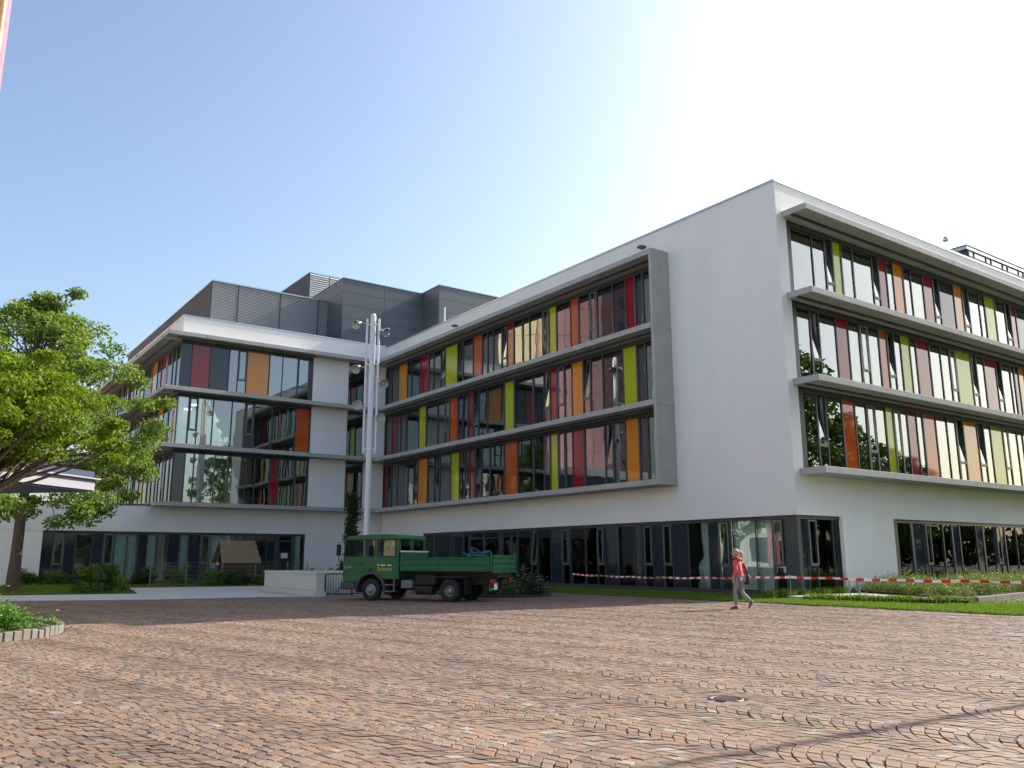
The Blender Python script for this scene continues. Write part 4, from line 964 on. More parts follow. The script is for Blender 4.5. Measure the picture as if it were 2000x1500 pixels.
for x in (x0+.04, x1-.06):
    k = 0
    for z in np.arange(.05, 2.2, .13):
        yy = yf+.17 if z < ze-.05 else yf+(yr-yf)*(z+.13-ze)/(zr-ze)+.05
        if yr-yy < .08: continue
        if .5 < z < 1.6 and x < -11.5:
            for ya, yc in ((yy, yr-.3), (yr+.3, 2*yr-yy)):
                if yc-ya > .05: b = MB(); b.box(x-.02, x+.02, ya, yc, z, z+.12); b.build('gable_board', M['wood_dark'], ph)
        else: b = MB(); b.box(x-.02, x+.02, yy, 2*yr-yy, z, z+.12); b.build('gable_board', M['wood_dark'], ph)
b = MB(); b.lathe([(0, -.07), (.05, -.05), (.07, 0), (.05, .05), (0, .07)], (-13.02, 27.42, 1.16), (0, 0, 1), 12)
tag(b.build('yellow_ball', M['yellowrib']), 'small yellow ball caught on the mesh fence left of the playhouse', 'ball')
# ---- entrance canopy at the left edge
can = empty('entrance_canopy', 'flat canopy with pale fascia and dark blue top behind the near maple', 'canopy')
P0 = Vector((-22.33, 9.93, 0)); u = Vector((-.73, -.69, 0)).normalized(); v = Vector((-.69, .73, 0)).normalized()
def quad(a0, a1, b0, b1, z0, z1, name, m):
    b = MB(); b.prism([((P0+u*s+v*t).x, (P0+u*s+v*t).y) for s, t in ((a0, b0), (a1, b0), (a1, b1), (a0, b1))], 'z', z0, z1); return b.build(name, m, can)
quad(0, 7, 0, 4, 3.55, 3.88, 'fascia', M['canopy_white']); quad(-.12, 7, -.12, 4, 3.885, 3.93, 'drip_edge', M['canopy_white']); quad(.02, 7, .03, 3.9, 3.935, 4.14, 'upstand', M['canopy_blue']); quad(.05, 6.9, .05, 3.9, 3.5, 3.548, 'soffit', M['canopy_blue'])
for s in (3.2, 6.5):
    p = P0+u*s+v*2; b = MB(); b.tube([(p.x, p.y, 0), (p.x, p.y, 3.5)], .1, 12); b.build('post', M['canopy_blue'], can)
# ---- lamp post that throws the thin shadow over the foreground
lp_ = empty('street_lamp', 'slim lamp post standing right of the view whose shadow crosses the cobbles', 'lamp post', (-8.2, -16.2, 0))
b = MB(); b.tube([(0,0,0), (0,0,10.6)], [.085, .06], 12); b.build('pole', M['steel'], lp_)
b = MB(); b.lathe([(.0, 10.75), (.28, 10.7), (.3, 10.62), (.1, 10.55), (.0, 10.55)], (0,0,0), (0,0,1), 14); b.build('lamp_head', M['lampmetal'], lp_)
# ---- raised slab, kerbs and soil on the right
slab = MB(); slab.prism([(-1.9,-1.75), (-1.75,-.35), (-.02,-.02), (2.84,-.02), (2.6,-1.1), (-.05,-6.1)], 'z', -.05, .11); tag(slab.build('paved_slab', M['concrete'], bevel=.01), kind='structure')
bed = MB(); bed.prism([(2.7,-1.1), (2.9,-.05), (24,-.05), (24,-9), (5.9,-5.1), (.30,-5.9), (.0,-6.0)], 'z', -.05, .18); tag(bed.build('herb_bed', M['soil']), kind='structure')
bs = MB(); bs.prism([(-2.15,-1.55), (-1.95,-1.75), (-.15,-6.05), (-.4,-6.2)], 'z', -.05, .12); tag(bs.build('soil_edge', M['soil']), kind='structure')
kb = empty('concrete_kerb', 'pale concrete kerb edging the herb bed at the right', 'kerb')
kp = [Vector((.28, -6.12, 0)), Vector((2.0, -5.86, 0)), Vector((3.8, -5.55, 0)), Vector((5.6, -5.25, 0)), Vector((9.5, -6.2, 0)), Vector((13.5, -7.1, 0))]
for p, q in zip(kp[:-1], kp[1:]):
    b = MB(); b.bar(p+(q-p).normalized()*.01+Vector((0,0,.08)), q-(q-p).normalized()*.01+Vector((0,0,.08)), .12, .24); b.build('kerb_stone', M['granite'], kb, bevel=.01)
# ---- flower bed behind the truck with a timber edge
fb = MB(); fb.prism([(-9.4,6.5), (-8.2,5.9), (-6.9,6.2), (-5.6,8.5), (-5.4,13), (-9.0,13), (-9.6,8)], 'z', -.06, .06); tag(fb.build('flower_bed', M['soil']), kind='structure')
b = MB(); b.bar((-9.9, 6.3, .2), (-8.3, 7.3, .42), .16, .03); tag(b.build('timber_board', M['wood']), 'weathered board leaning in the flower bed behind the truck', 'board')
# ---- round planter at the left edge
plant = empty('round_planter', 'round planting bed edged with upright granite setts at the left edge', 'planter', (-27.2, .3, 0))
b = MB(); b.lathe([(.0, .12), (2.75, .10), (2.75, -.05)], (0,0,0), (0,0,1), 48); b.build('soil', M['soil'], plant)
_gm = []
for q in range(5):
    b = MB(); r_ = random.Random(q); b.box(-.075+r_.uniform(-.01,.01), .075, -.09, .09, -.06, .15+r_.uniform(-.015,.015)); o = b.build('edging_stone', M['granite'], plant, bevel=.018); _gm.append(o.data); bpy.data.objects.remove(o)
ne = 88
for q in range(ne):
    a = 2*math.pi*q/ne; o = link('edging_stone', _gm[q % 5], plant, (math.cos(a)*2.85, math.sin(a)*2.85, random.Random(q).uniform(-.012, .012))); o.rotation_euler = (0, 0, a+random.Random(q+99).uniform(-.06, .06))
# ---- pink and cream tower at the left, seen at the edge and mirrored in the long facade
tw = empty('panel_tower', 'tall round tower clad in pink and cream panels at the top left edge', 'tower', (-40.22, 69.5, 0))
RT, HT, PH = 16.0, 71.4, 3.4
nseg = 60
for lv in range(int(HT/PH)):
    z0 = lv*PH; b = MB()
    for q in range(nseg):
        a0, a1 = 2*math.pi*(q+.02)/nseg, 2*math.pi*(q+.98)/nseg
        deg = math.degrees((a0+a1)/2)-360
        mi = 1 if -56 < deg < -22 or deg < -112 else (2 if -112 < deg < -82 else (0 if -24 < deg < 4 else 3))
        r = RT; c0, s0, c1, s1 = math.cos(a0)*r, math.sin(a0)*r, math.cos(a1)*r, math.sin(a1)*r
        b.add([(c0, s0, z0+.03), (c1, s1, z0+.03), (c1, s1, z0+PH-.03), (c0, s0, z0+PH-.03)], [(0, 1, 2, 3)], mi)
    b.build('panel_course', [M['pink'], M['cream'], M['maroon'], M['dusty']], tw)
b = MB(); b.lathe([(RT-.08, 0), (RT-.08, HT), (0, HT)], (0,0,0), (0,0,1), nseg); b.build('core', M['maroon'], tw)
for deg in (-20, -56):
    a = R(deg); b = MB(); c = Vector((math.cos(a)*(RT+.15), math.sin(a)*(RT+.15), HT/2)); b.obox(c, (math.cos(a)*.16, math.sin(a)*.16, 0), (-math.sin(a)*.25, math.cos(a)*.25, 0), (0, 0, HT/2)); b.build('vertical_rib', M['yellowrib'], tw)
for lv in range(1, int(HT/PH)):
    for deg in (-98,):
        a0, a1 = R(deg-4), R(deg+4); b = MB(); r = RT+.03
        b.add([(math.cos(a0)*r, math.sin(a0)*r, lv*PH+.9), (math.cos(a1)*r, math.sin(a1)*r, lv*PH+.9), (math.cos(a1)*r, math.sin(a1)*r, lv*PH+2.5), (math.cos(a0)*r, math.sin(a0)*r, lv*PH+2.5)], [(0, 1, 2, 3)]); b.build('window', M['navy'], tw)
b = MB(); b.box(-9.5, 16.0, -24.0, -14.5, 0, 9.6); b.build('podium', M['greyrender'], tw)
b = MB(); b.box(-9.6, 16.1, -24.1, -14.4, 9.6, 10.4); b.build('podium_parapet', M['pale'], tw)
# ---- unseen block added to bounce sunlight onto the long facade, mirrored in its panes
ob = empty('bounce_block', 'unseen pale block added to bounce sunlight, its window rows mirrored in the long facade', 'building', (-48, 0, 0))
OB0, OB1 = -50.0, 47.0
b = MB(); b.box(-14, -.3, OB0, OB1, 0, 14.6); b.build('core', M['maroon'], ob)
b = MB()
for lv in range(4):
    z0 = lv*3.6
    b.box(-.3, 0, OB0, OB1, z0, z0+1.0)
b.box(-.3, 0, OB0, OB1, 14.4, 15.0); b.build('parapet_wall', M['pale'], ob)
for q in range(25):
    y = OB0+q*3.96; mk = ('pale', 'pale', 'pink', 'pale', 'cream')[q % 5]
    b = MB(); b.box(-.29, .02, y, y+1.7, .05, 14.5); b.build('pier', M[mk], ob)
    for lv in range(4):
        if q < 24: cube('window', M['navy'], -.2, -.1, y+1.75, y+3.92, lv*3.6+1.0, lv*3.6+3.6, ob)

# ================================================================== VEGETATION
def crown_mesh(name, centers, radii, per, size, m, seed, flat=.6, up=.6, ratio=.55, outward=None):
    """leaf-sized faces gathered in clumps round the given twig ends"""
    rng = np.random.default_rng(seed); C = np.asarray(centers); n = len(C)
    idx = np.repeat(np.arange(n), per); k = len(idx)
    d = rng.normal(size=(k, 3)); d /= np.linalg.norm(d, axis=1, keepdims=True); rad = rng.uniform(.15, 1, k)**.6
    rr = np.asarray(radii)[idx] if hasattr(radii, '__len__') else np.full(k, radii)
    P = C[idx]+d*(rad*rr)[:, None]*np.array([1, 1, flat])
    P[:, 2] -= .25*rr*rad**2*(1-flat)
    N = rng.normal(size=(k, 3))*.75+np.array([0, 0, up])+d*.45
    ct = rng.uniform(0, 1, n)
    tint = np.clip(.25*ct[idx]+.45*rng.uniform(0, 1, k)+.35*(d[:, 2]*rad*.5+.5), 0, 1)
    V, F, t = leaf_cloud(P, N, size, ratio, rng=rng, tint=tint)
    return np_mesh(name, V, F, m, t)
def limb(b, p, q, r0, r1, rng, bend=.12, n=5, sag=0):
    p, q = np.array(p, float), np.array(q, float); Lg = np.linalg.norm(q-p); pts = []
    o = rng.normal(size=3)*bend*Lg
    for i in range(n+1):
        t = i/n; pts.append(tuple(p+(q-p)*t+o*math.sin(math.pi*t)*.5+np.array([0, 0, sag*Lg*math.sin(math.pi*t)])))
    b.tube(pts, [r0+(r1-r0)*i/n for i in range(n+1)], 7, cap=False)
    return [np.array(x) for x in pts]

def tree(name, label, base, clusters, crad, per, size, leafm, trunk_pts, trunk_r, seed, nmain=9, group=None, flat=.6, up=.6, twig=.012, fork=None, cat='tree'):
    rng = np.random.default_rng(seed); t = empty(name, label, cat, tuple(base), group)
    b = MB(); b.tube(trunk_pts, trunk_r, 12, cap=True)
    fork = np.array(trunk_pts[-1], float)
    Cn = np.asarray(clusters)
    # main limbs by k-means-like directions
    D = (Cn-fork)/np.linalg.norm(Cn-fork, axis=1, keepdims=True)
    seeds = [int(rng.integers(len(Cn)))]
    while len(seeds) < min(nmain, len(Cn)):
        seeds.append(int(np.argmin(np.max(D @ D[seeds].T, axis=1))))
    lab = np.argmax(D @ D[seeds].T, axis=1)
    for s in range(len(seeds)):
        mem = np.where(lab == s)[0]
        if not len(mem): continue
        tgt = Cn[mem].mean(0); tgt = fork+(tgt-fork)*.72
        pts = limb(b, fork, tgt, trunk_r[-1]*.62, trunk_r[-1]*.26, rng, .10, 6, -.05)
        for i in mem:
            st = pts[int(rng.integers(2, 7))]
            limb(b, st, Cn[i], trunk_r[-1]*.16+twig*.6, twig*.5, rng, .14, 4, .04)
    b.build('trunk', M['bark'], t)
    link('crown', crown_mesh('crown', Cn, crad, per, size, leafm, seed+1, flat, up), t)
    return t
rng = np.random.default_rng(21)
# near maple: umbrella crown fanning out from a low fork, standing in the round planter
def dome(n, rx, rz, z0, rng, rmin=.62, lo=-.12):
    o = []
    while len(o) < n:
        d = rng.normal(size=3); d /= np.linalg.norm(d)
        if d[2] < lo: continue
        k = rng.uniform(rmin, 1.0)**.7*(1+.13*math.sin(5*math.atan2(d[1], d[0])+d[2]*7))
        o.append((d[0]*rx*k, d[1]*rx*k, z0+d[2]*rz*k))
    return np.array(o)
cl = np.concatenate([dome(260, 3.7, 2.55, 3.45, rng, .45, .0), dome(90, 3.2, 2.1, 3.4, rng, .3, .0)])
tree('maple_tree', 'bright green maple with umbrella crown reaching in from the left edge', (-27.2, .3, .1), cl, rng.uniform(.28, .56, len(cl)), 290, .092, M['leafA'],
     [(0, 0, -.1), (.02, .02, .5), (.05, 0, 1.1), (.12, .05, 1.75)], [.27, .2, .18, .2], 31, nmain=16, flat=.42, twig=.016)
# taller pale tree standing on the lawn behind it
def tufts_up(n, rng):
    o = []
    while len(o) < n:
        z = rng.uniform(3.4, 13.2); f = (z-3.4)/9.8
        rm = 5.0*(math.sin(math.pi*min(1, (f*.80+.22)))**.75); a = rng.uniform(0, 6.283); r = rm*math.sqrt(rng.uniform(.15, 1))
        r *= 1+.22*math.sin(3*a+f*5)
        o.append((r*math.cos(a), r*math.sin(a), z))
    return np.array(o)
c2_ = tufts_up(165, rng)
c2_ = np.concatenate([c2_, np.array([(1.2, -.6, 13.5), (.4, -.4, 13.0), (2.2, -.5, 11.9), (3.6, -.6, 10.2), (4.3, -.8, 8.6), (-.8, 0, 12.6), (3.0, -1, 3.6), (2.2, -1.4, 3.2), (4.4, .4, 4.4), (5.0, 0, 5.4), (1.2, -1.6, 3.0), (3.7, .6, 4.9)])])
tree('lawn_tree', 'taller pale green tree with slim trunk on the lawn behind the maple', (-23.0, 23.0, 0), c2_, rng.uniform(.5, .95, len(c2_)), 190, .20, M['leafB'],
     [(0, 0, -.1), (.02, 0, 1.5), (.03, .05, 3.2), (.15, 0, 6.0)], [.30, .23, .21, .17], 41, nmain=14, flat=.6, twig=.02)
# slim dark columnar tree behind the truck
cc_ = np.array([(rng.normal(0, .22)*(1.2-z/6.5), rng.normal(0, .22)*(1.2-z/6.5), z) for z in np.linspace(.6, 4.65, 34)])
tree('columnar_tree', 'slim dark columnar tree behind the truck cab', (-8.22, 21.12, 0), cc_, .36, 70, .17, M['leafD'], [(0, 0, -.1), (0, 0, .8), (.03, 0, 4.3)], [.08, .06, .03], 51, nmain=8, flat=.9)
# trees across the yard, mirrored in the right wing and the dining room panes
first = None
for i, (x, y, s, rz, lab) in enumerate((
    (19.0, -14.5, 1.15, 0.3, 'tree mirrored in the left panes of the right wing'), (24, -15.0, .92, 1.7, 'tree mirrored beside the crimson strip of the right wing'),
    (39, -22, .95, 2.9, 'tree mirrored low in the orange strips of the right wing'), (52, -26, .9, 4.2, 'tree mirrored low in the lime strip at the far right'),
    (12, -40, 1.35, 5.1, 'dark tree mirrored in the dining room panes'), (0, -47, 1.2, .9, 'second dark tree mirrored in the lower dining room panes'),
    (66, -32, .95, 3.6, 'tree mirrored in the last panes at the right edge'), (-78, 62, 1.2, 1.1, 'tree mirrored in the lower long facade'), (-62, 84, 1.4, 2.1, 'tree mirrored in the left wing side'))):
    if first is None:
        r2 = np.random.default_rng(77); oc = []
        while len(oc) < 130:
            z = r2.uniform(3.5, 13.2); f = (z-3.5)/9.7; rm = 4.3*math.sin(math.pi*(.15+.85*f*.98))**.6; a = r2.uniform(0, 6.283); r = rm*math.sqrt(r2.uniform(.1, 1))
            oc.append((r*math.cos(a), r*math.sin(a), z))
        first = tree('park_tree', lab, (x, y, 0), np.array(oc), .85, 60, .34, M['leafS'], [(0, 0, -.1), (0, .1, 2), (.1, 0, 4.5)], [.35, .27, .22], 61, nmain=10, group='park trees mirrored in the windows')
        first.scale = (s, s, s); first.rotation_euler = (0, 0, rz)
    else:
        c = first.copy(); COL.objects.link(c); c.location = (x, y, 0); c.scale = (s, s, s); c.rotation_euler = (0, 0, rz); c['label'] = lab
        for ch in first.children:
            k = ch.copy(); COL.objects.link(k); k.parent = c
# ---- the wood that closes the horizon behind the viewer, mirrored as dark green in the lower panes
def far_wood():
    rng = np.random.default_rng(5); n = 900
    x = rng.uniform(-150, 190, n); hgt = 6.5+2.2*np.sin(x*.11)+1.5*np.sin(x*.31+1)+rng.uniform(-1, 1, n)
    y = -62+rng.normal(0, 2, n); z = rng.uniform(.05, 1, n)**.8*hgt
    o = link('far_wood', crown_mesh('far_wood', np.stack([x, y, z], 1), 2.0, 22, 1.3, M['leafD'], 6, .8, .4, .7)); o['kind'] = 'stuff'
far_wood()
# ---- shrubs
def shrub(name, label, loc, rx, ry, h, n, size, m, seed, cat='shrub', parent=None, z0=0.0, group=None, flowers=0, lumps=26):
    rng = np.random.default_rng(seed); cs = []
    while len(cs) < lumps:
        d = rng.normal(size=3); d /= np.linalg.norm(d)
        if d[2] < -.05: continue
        k = rng.uniform(.55, .92)*(1+.12*math.sin(4*math.atan2(d[1], d[0])+seed)); cs.append((d[0]*rx*k, d[1]*ry*k, z0+max(.08, d[2]*h*k)))
    t = parent if parent is not None else empty(name, label, cat, loc, group)
    b = MB()
    for c in cs[::2]: limb(b, (c[0]*.15, c[1]*.15, 0), c, .018, .006, rng, .1, 3)
    lo = loc if parent is not None else None
    o1 = b.build('stem', M['bark'], t, lo)
    o = link('foliage', crown_mesh('foliage', cs, rng.uniform(.25, .4, len(cs))*min(1.0, max(rx, h)), n//lumps, size, m, seed, .8, .5), t, lo)
    if flowers:
        fbm = MB()
        for q in range(flowers):
            c = cs[int(rng.integers(len(cs)))]; p = Vector(c)*1.12+Vector(rng.normal(0, .14, 3)); p.z = max(.15, p.z+.12)
            for w_ in range(5):
                a = 1.2566*w_+q; dd = Vector((math.cos(a), math.sin(a), .35)); e = Vector((-math.sin(a), math.cos(a), 0))*.018
                fbm.add([p, p+dd*.03+e, p+dd*.045, p+dd*.03-e], [(0, 1, 2, 3)])
        fbm.build('flower', M['flower'], t, lo)
    return t
shrub('planter_shrub', 'low bright green shrub with a few white blossoms in the round planter', (-25.75, -.35, .1), 1.15, 1.2, .62, 9000, .062, M['leafBush'], 71, flowers=10, lumps=40)
shrub('planter_shrub', 'bright green shrub in the planter at the far left edge behind the blossoming one', (-27.2, -1.35, .1), 1.15, .9, .55, 6000, .062, M['leafBush'], 72, lumps=30)
shrub('planter_shrub', 'green shrub at the back of the round planter', (-26.3, 1.6, .1), 1.1, .9, .5, 5000, .062, M['leafBush'], 73, lumps=30)
shrub('lawn_shrub', 'dense rounded green shrub on the lawn before the low wing', (-20.0, 20.6, .03), 1.15, 1.0, 1.25, 9000, .10, M['leafS'], 74, lumps=44)
for i, (x, y, h, lab) in enumerate(((-18.7, 31.2, 1.1, 'loose shrub along the low wing next to the rounded lawn shrub'), (-21.5, 32.6, .9, 'low shrub at the left corner of the dark ground floor windows'), (-20.1, 32.3, 1.0, 'shrub under the ground floor windows behind the rounded one'), (-16.2, 29.6, 1.15, 'shrub at the left end of the mesh fence'), (-14.6, 29.0, 1.2, 'shrub behind the mesh fence left of the playhouse'), (-13.3, 27.0, .8, 'shrub before the mesh fence left of the playhouse'), (-12.0, 26.8, .75, 'shrub before the mesh fence under the playhouse'), (-10.6, 26.4, .8, 'shrub before the mesh fence at the ramp corner'), (-9.5, 28.8, .9, 'shrub right of the playhouse behind the fence'))):
    shrub('border_shrub', lab, (x, y, .03), .75, .6, h, 2200, .11, M['leafS'] if i % 3 else M['leafD'], 80+i, group='shrubs along the low wing', lumps=22)
for i, (x, y, lab) in enumerate(((-8.6, 22.6, 'small shrub above the ramp parapet nearest the truck'), (-7.3, 23.5, 'small shrub above the ramp parapet behind the truck'), (-9.9, 22.4, 'small shrub above the parapet right of the dark wall edge'))):
    shrub('border_shrub', lab, (x, y, .0), .5, .45, 1.25, 1100, .12, M['leafS'], 95+i, group='shrubs behind the ramp', lumps=16)
shrub('flowering_shrub', 'loose grey green shrub full of small white flowers behind the truck', (-7.35, 7.3, .05), 1.0, .8, .95, 5200, .06, M['leafD'], 99, flowers=190, lumps=34)
shrub('flowering_shrub', 'smaller white flowering shrub close to the truck tail', (-8.5, 7.2, .05), .7, .6, .6, 2600, .06, M['leafS'], 100, flowers=60, lumps=22)
# ---- herbs in the raised bed
def herbs():
    rng = np.random.default_rng(17); n = 2600
    x = rng.uniform(.4, 17, n); y = rng.uniform(-8.5, -.4, n)
    k = in_poly(x, y, [(2.55,-1.0),(2.9,-.4),(20,-.4),(20,-7.9),(5.9,-4.95),(.5,-5.7),(.9,-4.6)])
    x, y = x[k], y[k]; hh = .48+.16*np.sin(x*1.3)*np.cos(y*1.7)+rng.uniform(-.12, .16, len(x))
    hh *= np.clip((x-1.2)/2.0, .55, 1)
    cs = np.stack([x, y, .20+hh*.42], 1)
    V0 = crown_mesh('herbs', cs, np.clip(hh*.7, .2, .55), 40, .10, M['herb'], 18, .95, .8, .33)
    o = link('herbs', V0); o['kind'] = 'stuff'
    fbm = MB()
    for q in range(22):
        i = int(rng.integers(len(x))); p = Vector((x[i], y[i], .16+hh[i]*1.05))+Vector(rng.normal(0, .15, 3)); s = .022
        fbm.add([p+Vector((s,0,0)), p+Vector((0,s,0)), p+Vector((-s,0,0)), p+Vector((0,-s,0)), p+Vector((0,0,s))], [(0,1,4), (1,2,4), (2,3,4), (3,0,4)])
    f = fbm.build('herb_blossoms', M['flower']); f['kind'] = 'stuff'
herbs()
def reg_edge(rng, n):
    t = rng.uniform(0, 1, n); x = -2.05+1.85*t+rng.normal(0, .14, n); y = -1.6-4.5*t+rng.normal(0, .14, n)
    k = rng.random(n) < .3+.7*np.sin(t*13)**2
    return x[k], y[k]
blades('edge_weeds', reg_edge, 5200, .2, M['grass'], rng=np.random.default_rng(23), lean=.6, w=.014)
def reg_base(rng, n):
    x = rng.uniform(-2.6, 2.6, n); y = rng.uniform(-.5, .05, n)-.25*np.abs(np.sin(x*3)); return x, y
blades('corner_weeds', reg_base, 1500, .3, M['grass'], rng=np.random.default_rng(24), lean=.5, w=.014)

# ================================================================== WOMAN
HX, HY = -7.80, -3.57
hd = math.atan2(.97, -.20)                       # heading
wom = empty('person', 'woman in coral jacket and grey trousers with blonde ponytail walking away across the cobbles', 'person', (HX, HY, .008), rz=hd)
K = 1.64/1.70
def skin(name, verts, edges, rad, m, parent, sub=2, root=0):
    me = bpy.data.meshes.new(name); me.from_pydata([tuple(c*K for c in v) for v in verts], edges, [])
    o = bpy.data.objects.new(name, me); COL.objects.link(o)
    md = o.modifiers.new('skin', 'SKIN'); md.use_smooth_shade = True; md.branch_smoothing = .6
    for i, r in enumerate(rad):
        r = r if hasattr(r, '__len__') else (r, r); me.skin_vertices[0].data[i].radius = (r[0]*K, r[1]*K)
    me.skin_vertices[0].data[root].use_root = True
    s = o.modifiers.new('sub', 'SUBSURF'); s.levels = sub; s.render_levels = sub
    bpy.context.view_layer.update()
    nm = bpy.data.meshes.new_from_object(o.evaluated_get(bpy.context.evaluated_depsgraph_get()))
    bpy.data.objects.remove(o); nm.materials.clear(); nm.materials.append(m); nm.name = name
    nm.polygons.foreach_set('use_smooth', [True]*len(nm.polygons))
    return link(name, nm, parent)
# local frame: x forward, y left, z up.  left foot planted ahead, right foot trailing with the heel up
PEL = (-.02, 0, .90); CH = (.02, 0, 1.22); NK = (.03, .0, 1.43)
hipL, hipR = (0, .09, .88), (-.02, -.09, .88)
kL, aL = (.10, .08, .48), (.10, .08, .09)
kR, aR = (-.02, -.085, .46), (-.30, -.09, .20)
shL, shR = (.03, .17, 1.37), (.02, -.17, 1.37)
eL, wL = (-.04, .225, 1.10), (.05, .225, .88)
eR, wR = (-.13, -.235, 1.13), (-.02, -.25, .93)
bv = [PEL, CH, NK, (.04, .01, 1.52), (.05, .015, 1.60), hipL, kL, aL, hipR, kR, aR, shL, eL, wL, shR, eR, wR, (.20, .08, .03), (-.24, -.09, .05), (.07, .225, .83), (0, -.25, .88)]
be = [(0,1),(1,2),(2,3),(3,4),(0,5),(5,6),(6,7),(0,8),(8,9),(9,10),(1,11),(11,12),(12,13),(1,14),(14,15),(15,16),(7,17),(10,18),(13,19),(16,20)]
brd = [(.13,.10), (.13,.10), .05, .075, .08, .075, .052, .036, .075, .052, .036, .05, .036, .026, .05, .036, .026, .03, .03, .034, .034]
body = skin('body', bv, be, brd, M['skin'], wom)
# hands: five short fingers each, curled
for hand, (wx, wy, wz), s in (('left', wL, 1), ('right', wR, -1)):
    for q in range(5):
        off = (-.024+q*.016) if q < 4 else .034; ln = (.055, .066, .07, .058, .045)[q]; bx = wx+off+.02
        p0 = (bx-.01, wy, wz-.06); p1 = (bx, wy-s*.004, wz-.075-ln*.55); p2 = (bx-.002, wy-s*.02, wz-.075-ln)
        if q == 4: p0, p1, p2 = (wx+.03, wy-s*.01, wz-.03), (wx+.055, wy-s*.02, wz-.06), (wx+.06, wy-s*.028, wz-.09)
        b = MB(); b.tube([tuple(c*K for c in p) for p in (p0, p1, p2)], [.009, .008, .006], 6); b.build('finger', M['skin'], body)
# head turned to her left
hdm = MB(); hr = .098; hc = Vector((.06, .02, 1.595)); yaw_h = R(38)
prof = []
NU, NV = 20, 14; vs = []
for i in range(NV+1):
    th = math.pi*i/NV
    for j in range(NU):
        a = 2*math.pi*j/NU; x, y, z = math.sin(th)*math.cos(a), math.sin(th)*math.sin(a), math.cos(th)
        sx = .098*(1.0 if x > 0 else 1.04); p = Vector((x*sx, y*.074, z*.118))
        if z < 0: p.x += .016*(-z); p.y *= 1-.28*(-z)
        if x > .55 and abs(y) < .22 and -.35 < z < .22: p.x += .016*(1-abs(y)/.22)*(1-abs(z+.08)/.3 if abs(z+.08) < .3 else 0)   # nose
        if x > .6 and .15 < abs(y) < .5 and .02 < z < .22: p.x -= .006                                                              # eye sockets
        if x > .6 and abs(y) < .3 and -.55 < z < -.42: p.x += .004                                                                # lips
        c_, s_ = math.cos(yaw_h), math.sin(yaw_h); vs.append((hc+Vector((p.x*c_-p.y*s_, p.x*s_+p.y*c_, p.z)))*K)
hdm.add(vs, [(i*NU+j, (i+1)*NU+j, (i+1)*NU+(j+1) % NU, i*NU+(j+1) % NU) for i in range(NV) for j in range(NU)], 0, True)
head = hdm.build('head', M['skin'], body)
def hp(x, y, z):
    c_, s_ = math.cos(yaw_h), math.sin(yaw_h); return (hc+Vector((x*c_-y*s_, x*s_+y*c_, z)))*K
b = MB()
for s in (-1, 1):
    b.lathe([(.0, -.008), (.02, -.006), (.028, .0), (.02, .01), (.0, .012)], hp(-.004, s*.074, -.012), Vector((0, s, 0)), 10)
b.build('ear', M['skin'], body)
b = MB()
for s in (-1, 1): b.lathe([(.0, -.004), (.011, 0), (.0, .004)], hp(.09, s*.032, .012), (1, 0, 0), 8)
b.build('eye', M['bag'], body)
# hair: a cap over the crown and back, tied to a ponytail
hb = MB(); vs = []; fs = []
for i in range(NV+1):
    th = math.pi*i/NV*.74
    for j in range(NU):
        a = 2*math.pi*j/NU; x, y, z = math.sin(th)*math.cos(a), math.sin(th)*math.sin(a), math.cos(th)
        cut = 1.0
        p = Vector((x*.112-.006, y*.088, z*.130))
        if x > .35 and z < .42: p.x = min(p.x, .085+.02*z); p.z = max(p.z, .052)          # hairline
        vs.append(hp(p.x, p.y, p.z))
hb.add(vs, [(i*NU+j, (i+1)*NU+j, (i+1)*NU+(j+1) % NU, i*NU+(j+1) % NU) for i in range(NV) for j in range(NU)], 0, True)
hair = hb.build('hair', M['hair'], wom)
b = MB(); pt = [hp(-.10, -.005, .03), hp(-.145, -.02, .035), hp(-.175, -.04, -.03), hp(-.185, -.065, -.12), hp(-.18, -.085, -.22), hp(-.165, -.09, -.30)]
b.tube(pt, [.022, .034, .040, .036, .028, .008], 10); b.build('ponytail', M['hair'], hair)
# clothes grown from the same skeleton
jv = [(-.02, 0, .77), (-.01, 0, 1.0), CH, (.02, 0, 1.36), (.035, 0, 1.46), shL, eL, (wL[0]*.92-.0, wL[1], wL[2]+.03), shR, eR, (wR[0]-.01, wR[1], wR[2]+.03)]
je = [(0,1),(1,2),(2,3),(3,4),(3,5),(5,6),(6,7),(3,8),(8,9),(9,10)]
skin('jacket', jv, je, [(.180,.145), (.165,.13), (.165,.13), (.13,.10), (.065,.06), .078, .058, .045, .078, .058, .045], M['coral'], wom)
b = MB(); b.tube([tuple(Vector(c)*K) for c in ((-.05, .09, 1.44), (-.10, .0, 1.40), (-.05, -.09, 1.43), (.06, -.08, 1.46), (.10, 0, 1.45), (.06, .08, 1.46))], .035, 9, closed=True); b.build('collar', M['coral'], wom)
tv = [(-.02, 0, .90), hipL, kL, (.09, .08, .12), hipR, kR, (-.28, -.09, .23)]
te = [(0,1),(1,2),(2,3),(0,4),(4,5),(5,6)]
skin('trousers', tv, te, [(.145,.115), .098, .070, .066, .098, .070, .062], M['trouser'], wom)
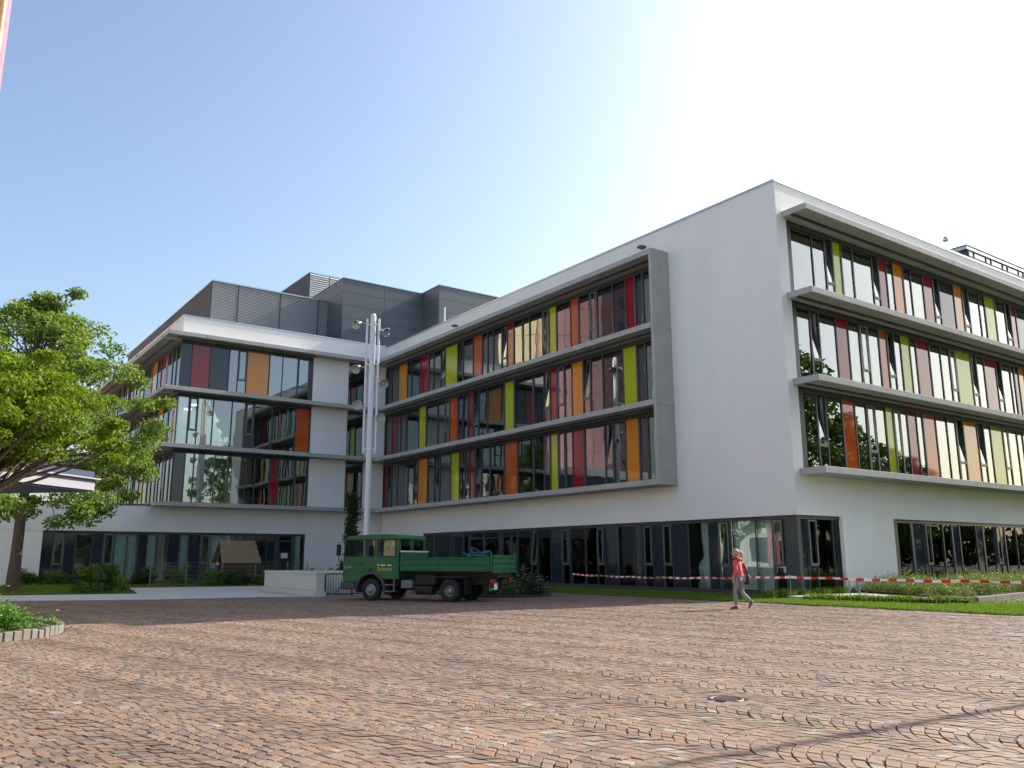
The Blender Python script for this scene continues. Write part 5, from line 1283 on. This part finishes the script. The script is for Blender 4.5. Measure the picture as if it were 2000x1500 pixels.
def shoe(c, ang, nm):
    b = MB(); n = 12; rows = [(-.105, .030, .055), (-.085, .040, .085), (-.02, .038, .085), (.05, .044, .06), (.11, .042, .045), (.15, .028, .03)]
    vs = []
    for x, hw, h in rows:
        for j in range(n):
            a = 2*math.pi*j/n; vs.append(Vector((x, math.cos(a)*hw, max(.012, h*.5+math.sin(a)*h*.5))))
    rot = Matrix.Rotation(ang, 4, 'Y'); vs = [(rot @ v+Vector(c))*K for v in vs]; k = len(rows)
    fs = [(i*n+j, i*n+(j+1) % n, (i+1)*n+(j+1) % n, (i+1)*n+j) for i in range(k-1) for j in range(n)]+[tuple(range(n)), tuple(range((k-1)*n, k*n))]
    b.add(vs, fs, 0, True); o = b.build('shoe', M['shoe'], wom)
    s = MB(); vs = []
    for z in (0, .014):
        for x, hw, h in rows: vs.append((rot @ Vector((x, hw+.004, z))+Vector(c))*K)
        for x, hw, h in reversed(rows): vs.append((rot @ Vector((x, -hw-.004, z))+Vector(c))*K)
    m_ = 2*k; s.add(vs, [tuple(range(m_)), tuple(range(m_, 2*m_))]+[(i, (i+1) % m_, m_+(i+1) % m_, m_+i) for i in range(m_)]); s.build('sole', M['sole'], o)
shoe((.13, .08, .0), 0, 'l'); shoe((-.31, -.09, .135), R(58), 'r')
# bag hanging from her shoulder
bag = empty('shoulder_bag', 'dark shoulder bag hanging at the right hip of the woman in coral', 'bag', (HX, HY, .008), rz=hd)
b = MB(); c = Vector((-.13, -.20, .84))*K
b.prism([(-.14, -.15), (.13, -.16), (.12, .10), (-.09, .13)], 'y', -.05, .05); vs = b.v; b.v = [(Vector(v) @ Matrix.Rotation(R(25), 3, 'Z'))*K+c for v in vs]
b.build('pouch', M['bag'], bag, bevel=.02)
b = MB(); b.prism([(-.11, -.11), (.06, -.12), (.09, .0), (-.06, .05)], 'y', -.056, -.051); b.v = [(Vector(v) @ Matrix.Rotation(R(25), 3, 'Z'))*K+c for v in b.v]; b.build('flap_print', M['bagtrim'], bag)
b = MB(); sp = [(-.15, -.21, .95), (-.20, -.10, 1.08), (-.20, .02, 1.24), (-.155, .11, 1.38), (.02, .15, 1.475), (.13, .09, 1.36), (.19, -.02, 1.2), (.16, -.14, 1.03), (-.02, -.215, .93)]
for p, q in zip(sp[:-1], sp[1:]): b.bar(tuple(Vector(p)*K), tuple(Vector(q)*K), .032, .008)
b.build('strap', M['bag'], bag)
print('SETTS', NSETT, 'OBJECTS', len(bpy.data.objects))
